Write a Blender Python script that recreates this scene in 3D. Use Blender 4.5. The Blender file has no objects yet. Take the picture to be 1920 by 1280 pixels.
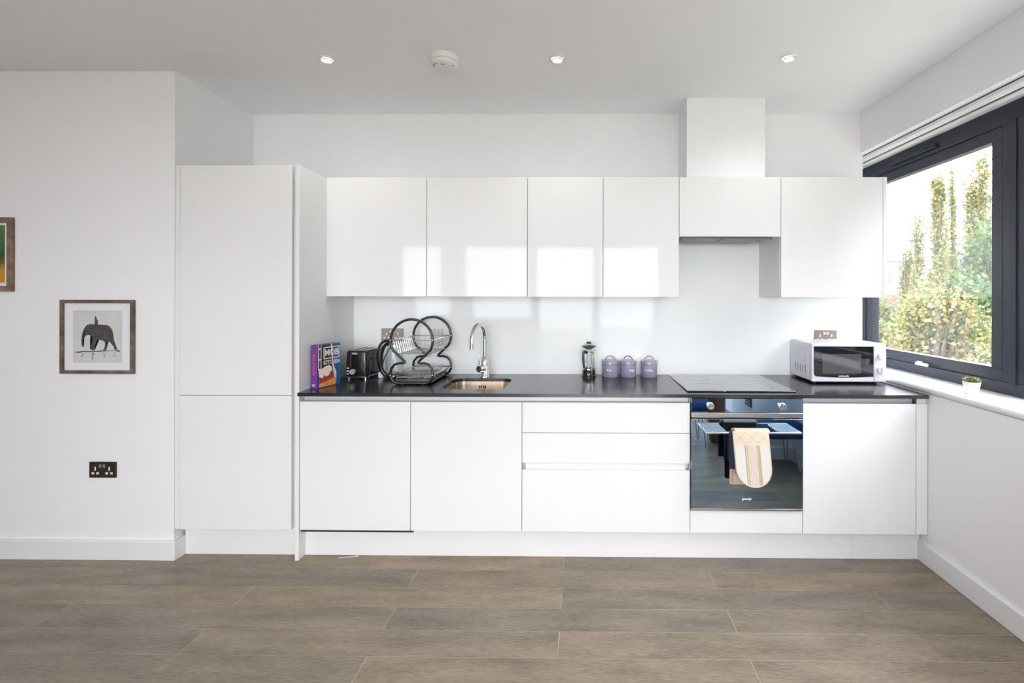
import bpy, bmesh, math, random
from mathutils import Vector, Matrix
import numpy as np

random.seed(7)
PI = math.pi
S = bpy.context.scene
COL = S.collection

# ------------------------------------------------------------------ camera
W, H = 1920, 1280
F, PX, PY = 862.0, 1081.5, 555.2          # focal length and principal point in pixels of the 1920x1280 frame
cam = bpy.data.cameras.new('camera')
cam.sensor_fit = 'HORIZONTAL'
cam.sensor_width = 36.0
cam.lens = F / W * 36.0
cam.shift_x = (W / 2 - PX) / W
cam.shift_y = (PY - H / 2) / W
cam.clip_start = 0.02
cam.clip_end = 400
camo = bpy.data.objects.new('camera', cam)
COL.objects.link(camo)
camo.location = (0, 0, 1.4266)
camo.rotation_euler = (Matrix.Rotation(0.0096, 4, 'Z') @ Matrix.Rotation(PI / 2, 4, 'X') @ Matrix.Rotation(0.002, 4, 'Z')).to_euler()
S.camera = camo

# ------------------------------------------------------------------ world, exposure
wd = bpy.data.worlds.new('overcast_sky')
S.world = wd
wd.use_nodes = True
nt = wd.node_tree
nt.nodes.clear()
wo = nt.nodes.new('ShaderNodeOutputWorld')
bg = nt.nodes.new('ShaderNodeBackground')
tc = nt.nodes.new('ShaderNodeTexCoord')
nz = nt.nodes.new('ShaderNodeTexNoise')
nz.inputs['Scale'].default_value = 2.2
nz.inputs['Detail'].default_value = 5
rp = nt.nodes.new('ShaderNodeValToRGB')
rp.color_ramp.elements[0].position = 0.3
rp.color_ramp.elements[0].color = (0.80, 0.86, 0.95, 1)
rp.color_ramp.elements[1].position = 0.7
rp.color_ramp.elements[1].color = (1.0, 1.0, 1.0, 1)
nt.links.new(tc.outputs['Generated'], nz.inputs['Vector'])
nt.links.new(nz.outputs['Fac'], rp.inputs['Fac'])
nt.links.new(rp.outputs['Color'], bg.inputs['Color'])
nt.links.new(bg.outputs['Background'], wo.inputs['Surface'])
bg.inputs['Strength'].default_value = 4.0

S.view_settings.view_transform = 'Standard'
S.view_settings.look = 'None'
S.view_settings.gamma = 1.0
S.view_settings.exposure = 1.92
S.view_settings.use_curve_mapping = False
S.cycles.max_bounces = 8
S.cycles.diffuse_bounces = 6
S.cycles.glossy_bounces = 4
S.cycles.adaptive_threshold = 0.05
S.cycles.transparent_max_bounces = 24
S.cycles.caustics_reflective = False
S.cycles.caustics_refractive = False
S.cycles.sample_clamp_indirect = 6.0


def portal(name, loc, rot, sx, sy):
    l = bpy.data.lights.new(name, 'AREA')
    l.shape = 'RECTANGLE'
    l.size = sx
    l.size_y = sy
    l.cycles.is_portal = True
    o = bpy.data.objects.new(name, l)
    COL.objects.link(o)
    o.location = loc
    o.rotation_euler = rot
    return o


# daylight portals in the window openings (area light -Z axis faces the room)
portal('daylight_portal', (2.16, 2.18, 1.66), (0, PI / 2, 0), 1.40, 2.55)
portal('daylight_portal', (2.16, -0.35, 1.66), (0, PI / 2, 0), 1.40, 1.1)
portal('daylight_portal', (0.30, -3.16, 1.2), (PI / 2, 0, 0), 2.4, 2.4)
portal('daylight_portal', (-1.58, -3.16, 1.665), (PI / 2, 0, 0), 1.28, 1.47)
portal('daylight_portal', (-2.98, -3.16, 1.665), (PI / 2, 0, 0), 0.84, 1.47)


# ------------------------------------------------------------------ materials
def lin(c):
    if isinstance(c, str):
        c = c.lstrip('#')
        v = [int(c[i:i + 2], 16) / 255 for i in (0, 2, 4)]
        return tuple(x / 12.92 if x <= 0.04045 else ((x + 0.055) / 1.055) ** 2.4 for x in v)
    return tuple(c)


MATS = {}


def mat(name, col, rough=0.5, metal=0.0, var=0.03, scale=40.0, bump=0.0, bscale=200.0, stretch=None, coat=0.0, ior=1.5,
        emit=None, estr=0.0, trans=0.0, rvar=0.0, objvar=0.0, col2=None, alpha=1.0):
    if name in MATS:
        return MATS[name]
    m = bpy.data.materials.new(name)
    m.use_nodes = True
    t = m.node_tree
    b = t.nodes['Principled BSDF']
    c = lin(col)
    b.inputs['Roughness'].default_value = rough
    b.inputs['Metallic'].default_value = metal
    b.inputs['IOR'].default_value = ior
    b.inputs['Coat Weight'].default_value = coat
    b.inputs['Coat Roughness'].default_value = 0.03
    b.inputs['Transmission Weight'].default_value = trans
    b.inputs['Alpha'].default_value = alpha
    tc = t.nodes.new('ShaderNodeTexCoord')
    mp = t.nodes.new('ShaderNodeMapping')
    if stretch:
        mp.inputs['Scale'].default_value = stretch
    n = t.nodes.new('ShaderNodeTexNoise')
    n.inputs['Scale'].default_value = scale
    n.inputs['Detail'].default_value = 4
    r = t.nodes.new('ShaderNodeValToRGB')
    c2 = lin(col2) if col2 is not None else None
    lo = c2 if c2 else tuple(max(0, x * (1 - var)) for x in c)
    hi = c if c2 else tuple(min(1, x * (1 + var)) for x in c)
    r.color_ramp.elements[0].position = 0.3
    r.color_ramp.elements[1].position = 0.7
    r.color_ramp.elements[0].color = (*lo, 1)
    r.color_ramp.elements[1].color = (*hi, 1)
    t.links.new(tc.outputs['Object'], mp.inputs['Vector'])
    t.links.new(mp.outputs['Vector'], n.inputs['Vector'])
    t.links.new(n.outputs['Fac'], r.inputs['Fac'])
    out = r.outputs['Color']
    if objvar:
        oi = t.nodes.new('ShaderNodeObjectInfo')
        mr = t.nodes.new('ShaderNodeMapRange')
        mr.inputs['To Min'].default_value = 1 - objvar
        mr.inputs['To Max'].default_value = 1 + objvar
        hs = t.nodes.new('ShaderNodeHueSaturation')
        t.links.new(oi.outputs['Random'], mr.inputs['Value'])
        t.links.new(mr.outputs['Result'], hs.inputs['Value'])
        t.links.new(out, hs.inputs['Color'])
        out = hs.outputs['Color']
    t.links.new(out, b.inputs['Base Color'])
    if rvar:
        mr2 = t.nodes.new('ShaderNodeMapRange')
        mr2.inputs['To Min'].default_value = max(0, rough - rvar)
        mr2.inputs['To Max'].default_value = rough + rvar
        t.links.new(n.outputs['Fac'], mr2.inputs['Value'])
        t.links.new(mr2.outputs['Result'], b.inputs['Roughness'])
    if bump:
        n2 = t.nodes.new('ShaderNodeTexNoise')
        n2.inputs['Scale'].default_value = bscale
        n2.inputs['Detail'].default_value = 3
        bp = t.nodes.new('ShaderNodeBump')
        bp.inputs['Strength'].default_value = bump
        bp.inputs['Distance'].default_value = 0.002
        t.links.new(mp.outputs['Vector'], n2.inputs['Vector'])
        t.links.new(n2.outputs['Fac'], bp.inputs['Height'])
        t.links.new(bp.outputs['Normal'], b.inputs['Normal'])
    if emit is not None:
        b.inputs['Emission Color'].default_value = (*lin(emit), 1)
        b.inputs['Emission Strength'].default_value = estr
    MATS[name] = m
    return m


def pane_mat(name, ior, tint):
    m = bpy.data.materials.new(name)
    m.use_nodes = True
    t = m.node_tree
    t.nodes.clear()
    o = t.nodes.new('ShaderNodeOutputMaterial')
    mx = t.nodes.new('ShaderNodeMixShader')
    tr = t.nodes.new('ShaderNodeBsdfTransparent')
    tr.inputs['Color'].default_value = (*tint, 1)
    gl = t.nodes.new('ShaderNodeBsdfGlossy')
    gl.inputs['Roughness'].default_value = 0.0
    # Schlick reflectance, the same from both sides of the sheet
    ge = t.nodes.new('ShaderNodeNewGeometry')
    dt = t.nodes.new('ShaderNodeVectorMath')
    dt.operation = 'DOT_PRODUCT'
    t.links.new(ge.outputs['Normal'], dt.inputs[0])
    t.links.new(ge.outputs['Incoming'], dt.inputs[1])
    f0 = ((ior - 1) / (ior + 1)) ** 2
    prev = dt.outputs['Value']
    for op, v in (('ABSOLUTE', None), ('SUBTRACT', 1.0), ('POWER', 5.0), ('MULTIPLY_ADD', (1 - f0, f0))):
        md_ = t.nodes.new('ShaderNodeMath')
        md_.operation = op
        if op == 'SUBTRACT':
            md_.inputs[0].default_value = 1.0
            t.links.new(prev, md_.inputs[1])
        else:
            t.links.new(prev, md_.inputs[0])
            if op == 'POWER':
                md_.inputs[1].default_value = v
            elif op == 'MULTIPLY_ADD':
                md_.inputs[1].default_value, md_.inputs[2].default_value = v
        prev = md_.outputs['Value']
    t.links.new(prev, mx.inputs['Fac'])
    t.links.new(tr.outputs['BSDF'], mx.inputs[1])
    t.links.new(gl.outputs['BSDF'], mx.inputs[2])
    t.links.new(mx.outputs['Shader'], o.inputs['Surface'])
    MATS[name] = m
    return m


WALL = mat('wall_paint', (0.845, 0.845, 0.86), 0.75, var=0.008, scale=3, bump=0.06, bscale=500)
CEIL = mat('ceiling_paint', (0.89, 0.895, 0.92), 0.85, var=0.008, scale=2, bump=0.04, bscale=400)
TRIM = mat('trim_paint', (0.80, 0.805, 0.82), 0.35, var=0.01, scale=4)
GLOSS = mat('white_gloss_lacquer', (0.805, 0.805, 0.81), 0.05, var=0.004, scale=2, ior=1.3)
CARC = mat('white_carcass', (0.83, 0.83, 0.83), 0.35, var=0.01)
ALU = mat('handle_channel_aluminium', (0.62, 0.64, 0.66), 0.42, 0.35, var=0.02, stretch=(1, 40, 40))
BLACKG = mat('black_gap', (0.012, 0.012, 0.014), 0.6)
STONE = mat('black_worktop', (0.012, 0.0125, 0.016), 0.19, var=0.3, scale=400, rvar=0.02, ior=1.85)
SPLASH = mat('back_painted_glass', (0.90, 0.925, 0.925), 0.05, var=0.004, scale=2, ior=1.3)
STEEL = mat('brushed_steel', (0.66, 0.64, 0.61), 0.24, 1.0, var=0.05, stretch=(2, 80, 80))
SINKST = mat('sink_steel', (0.72, 0.64, 0.54), 0.2, 1.0, var=0.10, scale=14, stretch=(6, 6, 0.4))
CHROME = mat('chrome', (0.80, 0.80, 0.81), 0.06, 1.0, var=0.01)
HOBG = mat('hob_glass', (0.006, 0.006, 0.008), 0.03, coat=1.0, var=0.2)
OVENG = mat('blue_mirror_glass', (0.35, 0.50, 0.67), 0.015, 1.0, var=0.01)
BLK = mat('black_plastic', (0.012, 0.012, 0.014), 0.22, var=0.2, coat=0.3)
BLKR = mat('black_rubber', (0.015, 0.015, 0.016), 0.5, var=0.2)
DGREY = mat('dark_grey_plastic', (0.05, 0.05, 0.055), 0.35, var=0.1)
WHT = mat('white_plastic', (0.74, 0.74, 0.80), 0.25, var=0.01)
WHT2 = mat('white_detector_plastic', (0.82, 0.81, 0.81), 0.4, var=0.01)
PRINT = mat('white_print', (0.86, 0.86, 0.86), 0.5, var=0.01)
FRAMEW = mat('anthracite_window_frame', '#2d333f', 0.38, var=0.05, scale=30)
GLASS = pane_mat('window_glass', 1.75, (0.985, 0.975, 0.98))
CLEAR = pane_mat('clear_glass', 1.35, (0.96, 0.97, 0.97))
GROUT = mat('tile_grout', '#b9ad9c', 0.8, var=0.1, scale=120)
BRONZE = mat('bronze_socket_plate', '#3f352f', 0.38, 0.4, var=0.08)


def floor_mat():
    m = bpy.data.materials.new('wood_effect_tile')
    m.use_nodes = True
    t = m.node_tree
    b = t.nodes['Principled BSDF']
    tc = t.nodes.new('ShaderNodeTexCoord')
    oi = t.nodes.new('ShaderNodeObjectInfo')
    ad = t.nodes.new('ShaderNodeVectorMath')
    ad.operation = 'ADD'
    sc = t.nodes.new('ShaderNodeVectorMath')
    sc.operation = 'SCALE'
    sc.inputs['Scale'].default_value = 37.0
    cb = t.nodes.new('ShaderNodeCombineXYZ')
    t.links.new(oi.outputs['Random'], cb.inputs[0])
    t.links.new(oi.outputs['Random'], cb.inputs[1])
    t.links.new(cb.outputs[0], sc.inputs[0])
    t.links.new(tc.outputs['Object'], ad.inputs[0])
    t.links.new(sc.outputs[0], ad.inputs[1])
    m1 = t.nodes.new('ShaderNodeMapping')
    m1.inputs['Scale'].default_value = (14, 190, 1)
    n1 = t.nodes.new('ShaderNodeTexNoise')
    n1.inputs['Scale'].default_value = 1.6
    n1.inputs['Detail'].default_value = 6
    n1.inputs['Roughness'].default_value = 0.65
    m2 = t.nodes.new('ShaderNodeMapping')
    m2.inputs['Scale'].default_value = (2.0, 9, 1)
    n2 = t.nodes.new('ShaderNodeTexNoise')
    n2.inputs['Scale'].default_value = 1.5
    n2.inputs['Detail'].default_value = 3
    t.links.new(ad.outputs[0], m1.inputs['Vector'])
    t.links.new(ad.outputs[0], m2.inputs['Vector'])
    t.links.new(m1.outputs['Vector'], n1.inputs['Vector'])
    t.links.new(m2.outputs['Vector'], n2.inputs['Vector'])
    r1 = t.nodes.new('ShaderNodeValToRGB')
    r1.color_ramp.elements[0].position = 0.36
    r1.color_ramp.elements[0].color = (*lin('#665b4d'), 1)
    r1.color_ramp.elements[1].position = 0.66
    r1.color_ramp.elements[1].color = (*lin('#a4957f'), 1)
    mxn = t.nodes.new('ShaderNodeMix')
    mxn.data_type = 'FLOAT'
    mxn.inputs['Factor'].default_value = 0.35
    t.links.new(n1.outputs['Fac'], mxn.inputs['A'])
    t.links.new(n2.outputs['Fac'], mxn.inputs['B'])
    t.links.new(mxn.outputs['Result'], r1.inputs['Fac'])
    hs = t.nodes.new('ShaderNodeHueSaturation')
    mr = t.nodes.new('ShaderNodeMapRange')
    mr.inputs['To Min'].default_value = 0.80
    mr.inputs['To Max'].default_value = 1.10
    mr3 = t.nodes.new('ShaderNodeMapRange')
    mr3.inputs['To Min'].default_value = 0.75
    mr3.inputs['To Max'].default_value = 1.1
    t.links.new(oi.outputs['Random'], mr.inputs['Value'])
    t.links.new(oi.outputs['Random'], mr3.inputs['Value'])
    t.links.new(mr.outputs['Result'], hs.inputs['Value'])
    t.links.new(mr3.outputs['Result'], hs.inputs['Saturation'])
    t.links.new(r1.outputs['Color'], hs.inputs['Color'])
    t.links.new(hs.outputs['Color'], b.inputs['Base Color'])
    b.inputs['Roughness'].default_value = 0.34
    bp = t.nodes.new('ShaderNodeBump')
    bp.inputs['Strength'].default_value = 0.25
    bp.inputs['Distance'].default_value = 0.001
    t.links.new(n1.outputs['Fac'], bp.inputs['Height'])
    t.links.new(bp.outputs['Normal'], b.inputs['Normal'])
    return m


TILE = floor_mat()


# ------------------------------------------------------------------ mesh helpers
def BM():
    return bmesh.new()


def box(bm, x0, x1, y0, y1, z0, z1, bev=0.0, seg=2):
    M = Matrix.Translation(((x0 + x1) / 2, (y0 + y1) / 2, (z0 + z1) / 2)) @ Matrix.Diagonal((abs(x1 - x0), abs(y1 - y0), abs(z1 - z0), 1))
    r = bmesh.ops.create_cube(bm, size=1.0, matrix=M)
    if bev:
        es = list({e for v in r['verts'] for e in v.link_edges})
        rb = bmesh.ops.bevel(bm, geom=es, offset=bev, segments=seg, affect='EDGES', profile=0.5, clamp_overlap=True)
        bf = set(rb['faces'])
        for f in bf:                      # keep the flat faces flat: hard edge between face and bevel
            for e in f.edges:
                if any(q not in bf for q in e.link_faces):
                    e.smooth = False
    return bm


def cyl(bm, p0, p1, r0, r1=None, seg=24, caps=True):
    r1 = r0 if r1 is None else r1
    p0, p1 = Vector(p0), Vector(p1)
    d = p1 - p0
    q = d.to_track_quat('Z', 'Y').to_matrix().to_4x4()
    M = Matrix.Translation((p0 + p1) / 2) @ q
    bmesh.ops.create_cone(bm, cap_ends=caps, cap_tris=False, segments=seg, radius1=r0, radius2=r1, depth=d.length, matrix=M)
    return bm


def ball(bm, c, r, sx=1, sy=1, sz=1, u=16, v=10, rot=None):
    M = Matrix.Translation(c) @ (rot if rot else Matrix.Identity(4)) @ Matrix.Diagonal((sx * r, sy * r, sz * r, 1))
    bmesh.ops.create_uvsphere(bm, u_segments=u, v_segments=v, radius=1.0, matrix=M)
    return bm


def lathe(bm, prof, c=(0, 0, 0), seg=32, axis='Z'):
    rings = []
    for (r, h) in prof:
        if r < 1e-6:
            p = (0, 0, h)
            rings.append([p])
        else:
            rings.append([(r * math.cos(2 * PI * k / seg), r * math.sin(2 * PI * k / seg), h) for k in range(seg)])

    def tf(p):
        x, y, z = p
        if axis == 'Y':       # axis points to -Y
            x, y, z = x, -z, y
        elif axis == 'X':
            x, y, z = z, x, y
        elif axis == '-Z':
            x, y, z = x, -y, -z
        return (x + c[0], y + c[1], z + c[2])
    vr = [[bm.verts.new(tf(p)) for p in rg] for rg in rings]
    for a, b in zip(vr, vr[1:]):
        for k in range(seg):
            k2 = (k + 1) % seg
            if len(a) == 1 and len(b) == 1:
                continue
            if len(a) == 1:
                bm.faces.new((a[0], b[k2], b[k])) if False else bm.faces.new((a[0], b[k], b[k2]))
            elif len(b) == 1:
                bm.faces.new((a[k], b[0], a[k2])) if False else bm.faces.new((a[k2], a[k], b[0]))
            else:
                bm.faces.new((a[k], a[k2], b[k2], b[k]))
    bmesh.ops.recalc_face_normals(bm, faces=bm.faces)
    return bm


def tube(bm, pts, r, seg=10, closed=False, caps=True, rr=None):
    pts = [Vector(p) for p in pts]
    n = len(pts)
    rings = []
    prev = None
    for i in range(n):
        if closed:
            t = (pts[(i + 1) % n] - pts[i - 1]).normalized()
        else:
            t = (pts[min(i + 1, n - 1)] - pts[max(i - 1, 0)]).normalized()
        if prev is None:
            a = Vector((0, 0, 1)) if abs(t.z) < 0.9 else Vector((1, 0, 0))
            u = t.cross(a).normalized()
        else:
            u = (prev - t * prev.dot(t))
            u = u.normalized() if u.length > 1e-6 else t.orthogonal().normalized()
        prev = u
        w = t.cross(u)
        rad = rr[i] if rr else r
        rings.append([bm.verts.new(pts[i] + (u * math.cos(2 * PI * k / seg) + w * math.sin(2 * PI * k / seg)) * rad) for k in range(seg)])
    m = n if closed else n - 1
    for i in range(m):
        a, b = rings[i], rings[(i + 1) % n]
        for k in range(seg):
            k2 = (k + 1) % seg
            bm.faces.new((a[k], a[k2], b[k2], b[k]))
    if caps and not closed:
        bm.faces.new(rings[0][::-1])
        bm.faces.new(rings[-1])
    bmesh.ops.recalc_face_normals(bm, faces=bm.faces)
    return bm


def prism(bm, outline, f0, f1):
    """outline: list of 2D points; f0,f1 map a 2D point to the two end caps"""
    a = [bm.verts.new(f0(p)) for p in outline]
    b = [bm.verts.new(f1(p)) for p in outline]
    n = len(outline)
    fs = [bm.faces.new(a), bm.faces.new(b[::-1])]
    for i in range(n):
        j = (i + 1) % n
        bm.faces.new((a[i], b[i], b[j], a[j]))
    bmesh.ops.triangulate(bm, faces=[f for f in fs if len(f.verts) > 4])
    bmesh.ops.recalc_face_normals(bm, faces=bm.faces)
    return bm


def smooth_path(pts, n=8, closed=False):
    """Catmull-Rom"""
    P = [Vector(p) for p in pts]
    out = []
    m = len(P)
    rng = range(m) if closed else range(m - 1)
    for i in rng:
        if closed:
            p0, p1, p2, p3 = P[i - 1], P[i], P[(i + 1) % m], P[(i + 2) % m]
        else:
            p0, p1, p2, p3 = P[max(i - 1, 0)], P[i], P[i + 1], P[min(i + 2, m - 1)]
        for k in range(n):
            t = k / n
            out.append(0.5 * ((2 * p1) + (-p0 + p2) * t + (2 * p0 - 5 * p1 + 4 * p2 - p3) * t * t + (-p0 + 3 * p1 - 3 * p2 + p3) * t ** 3))
    if not closed:
        out.append(P[-1])
    return out


def finish(bm, sharp=46):
    me = bpy.data.meshes.new('mesh')
    for f in bm.faces:
        f.smooth = True
    lim = math.radians(sharp)
    for e in bm.edges:
        if e.smooth and (len(e.link_faces) != 2 or e.calc_face_angle(0) > lim):
            e.smooth = False
    bm.to_mesh(me)
    bm.free()
    return me


def root_of(o):
    while o.parent:
        o = o.parent
    return o


def part(name, bm, m, parent, local=False, label=None, sharp=46, kind=None):
    """a mesh under a thing; bmesh in world coordinates unless local"""
    if parent is not None and not local:
        L = root_of(parent).location
        bmesh.ops.translate(bm, verts=bm.verts, vec=-Vector(L))
    me = finish(bm, sharp) if not isinstance(bm, bpy.types.Mesh) else bm
    me.name = name
    o = bpy.data.objects.new(name, me)
    COL.objects.link(o)
    me.materials.append(m)
    o.parent = parent
    if label:
        o['label'] = label
    if kind:
        o['kind'] = kind
    return o


def tag(o, label, cat, group=None, kind=None):
    o['label'] = label
    o['category'] = cat
    if group:
        o['group'] = group
    if kind:
        o['kind'] = kind
    return o


def thing(name, label, cat, loc=(0, 0, 0), rotz=0.0, group=None):
    o = bpy.data.objects.new(name, None)
    COL.objects.link(o)
    o.empty_display_size = 0.05
    o.location = loc
    o.rotation_euler = (0, 0, rotz)
    return tag(o, label, cat, group)


def single(name, bm, m, label, cat, group=None, kind=None, sharp=46):
    """one-mesh thing, bmesh in world coordinates, origin moved to its base centre"""
    xs = [v.co for v in bm.verts]
    lo = Vector((min(v.x for v in xs), min(v.y for v in xs), min(v.z for v in xs)))
    hi = Vector((max(v.x for v in xs), max(v.y for v in xs), max(v.z for v in xs)))
    c = Vector(((lo.x + hi.x) / 2, (lo.y + hi.y) / 2, lo.z))
    bmesh.ops.translate(bm, verts=bm.verts, vec=-c)
    me = finish(bm, sharp)
    me.name = name
    o = bpy.data.objects.new(name, me)
    COL.objects.link(o)
    me.materials.append(m)
    o.location = c
    return tag(o, label, cat, group, kind)


def struct(name, bm, m, label, cat):
    return single(name, bm, m, label, cat, kind='structure')


def copy_tree(o, parent=None):
    c = o.copy()
    COL.objects.link(c)
    c.parent = parent
    for ch in list(o.children):
        copy_tree(ch, c)
    return c


def text_mesh(s, size, M, m, name, parent, depth=0.0004, shear=0.0, bend=None, local=True, spacing=1.0, bold=0.0, width=None):
    """flat lettering as a mesh; M places it (text lies in its local XY plane, facing +Z)"""
    cu = bpy.data.curves.new('t', 'FONT')
    cu.body = s
    cu.size = size
    cu.align_x = 'CENTER'
    cu.align_y = 'CENTER'
    cu.extrude = depth
    cu.shear = shear
    cu.space_character = spacing
    cu.offset = bold
    cu.resolution_u = 3
    to = bpy.data.objects.new('t', cu)
    COL.objects.link(to)
    dg = bpy.context.evaluated_depsgraph_get()
    me = bpy.data.meshes.new_from_object(to.evaluated_get(dg))
    bpy.data.objects.remove(to)
    bpy.data.curves.remove(cu)
    if width:
        xs = [v.co.x for v in me.vertices]
        k = width / (max(xs) - min(xs))
        for v in me.vertices:
            v.co.x *= k
    if bend:
        R, = bend          # wrap on a cylinder of radius R around +Y of text space, axis behind the text
        for v in me.vertices:
            a = v.co.x / R
            rad = R + v.co.z
            v.co.x = rad * math.sin(a)
            v.co.z = rad * math.cos(a) - R
    me.transform(M)
    if not local:
        me.transform(Matrix.Translation(-root_of(parent).location))
    me.materials.clear()
    me.materials.append(m)
    me.name = name
    o = bpy.data.objects.new(name, me)
    COL.objects.link(o)
    o.parent = parent
    return o


FACE = Matrix.Rotation(PI / 2, 4, 'X')       # text in XZ plane facing -Y

# ------------------------------------------------------------------ dimensions (metres)
XL, XR = -2.1995, 1.8466
YK = 3.063             # back wall
YL = 2.4665            # face of the wall left of the alcove
ZC = 2.641
YB = 2.463             # base door fronts
YU = 2.7277            # wall cabinet door fronts
XB = -1.5166
XU = -1.5211
ZT = 0.908             # worktop top
XF = 2.09              # window frame plane
YREAR = -3.0
XFAR = -6.2

# ------------------------------------------------------------------ room shell
bm = BM()
box(bm, XFAR - 0.2, 2.2, YREAR - 0.2, 3.6, -0.2, -0.0012)
floor = struct('floor', bm, GROUT, 'grout bed of the brown wood effect tile floor', 'floor')
# tiles, children of the floor
PL, PWI = 1.512, 0.1443
tm = BM()
g = 0.0015
box(tm, -PL / 2 + g, PL / 2 - g, -PWI / 2 + g, PWI / 2 - g, -0.0011, 0.0, 0.0006, 1)
tile_me = finish(tm)
tile_me.name = 'tile'
tile_me.materials.append(TILE)


def add_tile(me, x, y):
    o = bpy.data.objects.new('tile', me)
    COL.objects.link(o)
    o.parent = floor
    o.location = Vector((x, y, 0)) - floor.location
    return o


def clipped_tile(x0, x1, y0, y1):
    b = BM()
    cx, cy = (x0 + x1) / 2, (y0 + y1) / 2
    box(b, x0 - cx, x1 - cx, y0 - cy, y1 - cy, -0.0011, 0.0, 0.0006, 1)
    me = finish(b)
    me.materials.append(TILE)
    return add_tile(me, cx, cy)


row = 0
y_top = 2.390 + PWI
while y_top > YREAR + 0.02:
    y0 = y_top - PWI
    # alternate rows: joints at 0.667 + k*PL  /  -0.09 + k*PL ; the row touching the plinth is the second kind
    off = (-0.09 if row % 2 == 0 else 0.667)
    k = -5
    while True:
        xa = off + k * PL
        xb = xa + PL
        k += 1
        if xa > XR:
            break
        if xb < XFAR + 0.05:
            continue
        if xa < XFAR:
            continue
        if xb > XR:
            if XR - xa > 0.06:
                clipped_tile(xa + g, XR, y0 + g, y_top - g)
        else:
            add_tile(tile_me, xa + PL / 2, y0 + PWI / 2)
    y_top = y0
    row += 1

bm = BM()
box(bm, XFAR - 0.2, 2.35, YREAR - 0.2, 3.6, ZC, ZC + 0.2)
struct('ceiling', bm, CEIL, 'flat pale grey painted ceiling with three recessed lights', 'ceiling')

bm = BM()
box(bm, XL, 1.862, YK, 3.6, 0, ZC)
struct('wall_back', bm, WALL, 'white painted wall behind the kitchen cabinets', 'wall')

bm = BM()
box(bm, XFAR - 0.2, XL, YL, 3.6, 0, ZC)
struct('wall_left', bm, WALL, 'white wall with the elephant picture and black socket', 'wall')

# right wall: apron below the sill, band above the windows, reveals
bm = BM()
box(bm, XR, 2.3, YREAR, 3.6, 0, 0.911)
box(bm, XR, 2.3, YREAR, 3.6, 2.376, ZC)
box(bm, 1.862, 2.11, 3.46, 3.6, 0.911, 2.376)
box(bm, XR, 2.3, 0.2, 0.88, 0.911, 2.376)
box(bm, XR, 2.3, YREAR, -0.9, 0.911, 2.376)
struct('wall_right', bm, WALL, 'white wall under and over the dark framed window', 'wall')
bm = BM()
box(bm, 1.53, XR, 0.25, 0.85, 0, ZC)
struct('wall_pier', bm, WALL, 'white pier standing out from the window wall, mirrored in the oven', 'wall')

# rear wall with two large windows, far left wall
bm = BM()
ry0, ry1 = YREAR - 0.2, YREAR
wins = [(-2.22, -0.94), (-3.40, -2.56)]
GD0, GD1 = -0.90, 1.50            # unseen glazed doors, added to bring in daylight from behind
box(bm, -0.94, GD0, ry0, ry1, 0, ZC)
box(bm, GD1, 2.3, ry0, ry1, 0, ZC)
box(bm, GD0, GD1, ry0, ry1, 2.40, ZC)
box(bm, -2.56, -2.22, ry0, ry1, 0, ZC)
box(bm, XFAR, -3.40, ry0, ry1, 0, ZC)
for a, b in wins:
    box(bm, a, b, ry0, ry1, 2.40, ZC)
    box(bm, a, b, ry0, ry1, 0, 0.93)
struct('wall_rear', bm, WALL, 'white wall with added glazed doors and two windows facing the kitchen', 'wall')
bm = BM()
box(bm, XFAR - 0.2, XFAR, YREAR - 0.2, YL, 0, ZC)
struct('wall_far', bm, WALL, 'plain white end wall of the living area', 'wall')


def rear_window(name, a, b, label):
    t = thing(name, label, 'window', ((a + b) / 2, YREAR - 0.1, 0.93))
    t['kind'] = 'structure'
    bm = BM()
    y0, y1 = YREAR - 0.14, YREAR - 0.08
    box(bm, a, a + 0.06, y0, y1, 0.93, 2.40)
    box(bm, b - 0.06, b, y0, y1, 0.93, 2.40)
    box(bm, a, b, y0, y1, 0.93, 0.99)
    box(bm, a, b, y0, y1, 2.34, 2.40)
    part('window_frame', bm, FRAMEW, t)
    for u, v in ((a + 0.06, b - 0.06),):
        bm = BM()
        box(bm, u, v, y0 + 0.025, y0 + 0.029, 0.99, 2.34)
        part('pane', bm, GLASS, t)


rear_window('window_2', *wins[0], 'dark framed window opposite the sink cabinet')
rear_window('window_3', *wins[1], 'dark framed window at the far end of the rear wall')

gd = thing('added_door', 'dark framed glazed doors added behind the viewer for daylight', 'door', ((GD0 + GD1) / 2, YREAR - 0.1, 0))
gd['kind'] = 'structure'
gmid = (GD0 + GD1) / 2
for a, b in ((GD0, gmid - 0.002), (gmid + 0.002, GD1)):
    bm = BM()
    y0, y1 = YREAR - 0.14, YREAR - 0.08
    box(bm, a, a + 0.07, y0, y1, 0.0, 2.40)
    box(bm, b - 0.07, b, y0, y1, 0.0, 2.40)
    box(bm, a + 0.07, b - 0.07, y0, y1, 0.0, 0.09)
    box(bm, a + 0.07, b - 0.07, y0, y1, 2.33, 2.40)
    lf = part('door_leaf', bm, FRAMEW, gd)
    bm = BM()
    box(bm, a + 0.07, b - 0.07, y0 + 0.025, y0 + 0.029, 0.09, 2.33)
    part('pane', bm, GLASS, lf)

# chimney boxing above the extractor cabinet
bm = BM()
box(bm, 0.6453, 1.1236, 2.8224, YK, 2.133, ZC)
struct('trim_1', bm, WALL, 'white boxed duct between extractor cabinet and ceiling', 'duct boxing')

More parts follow.
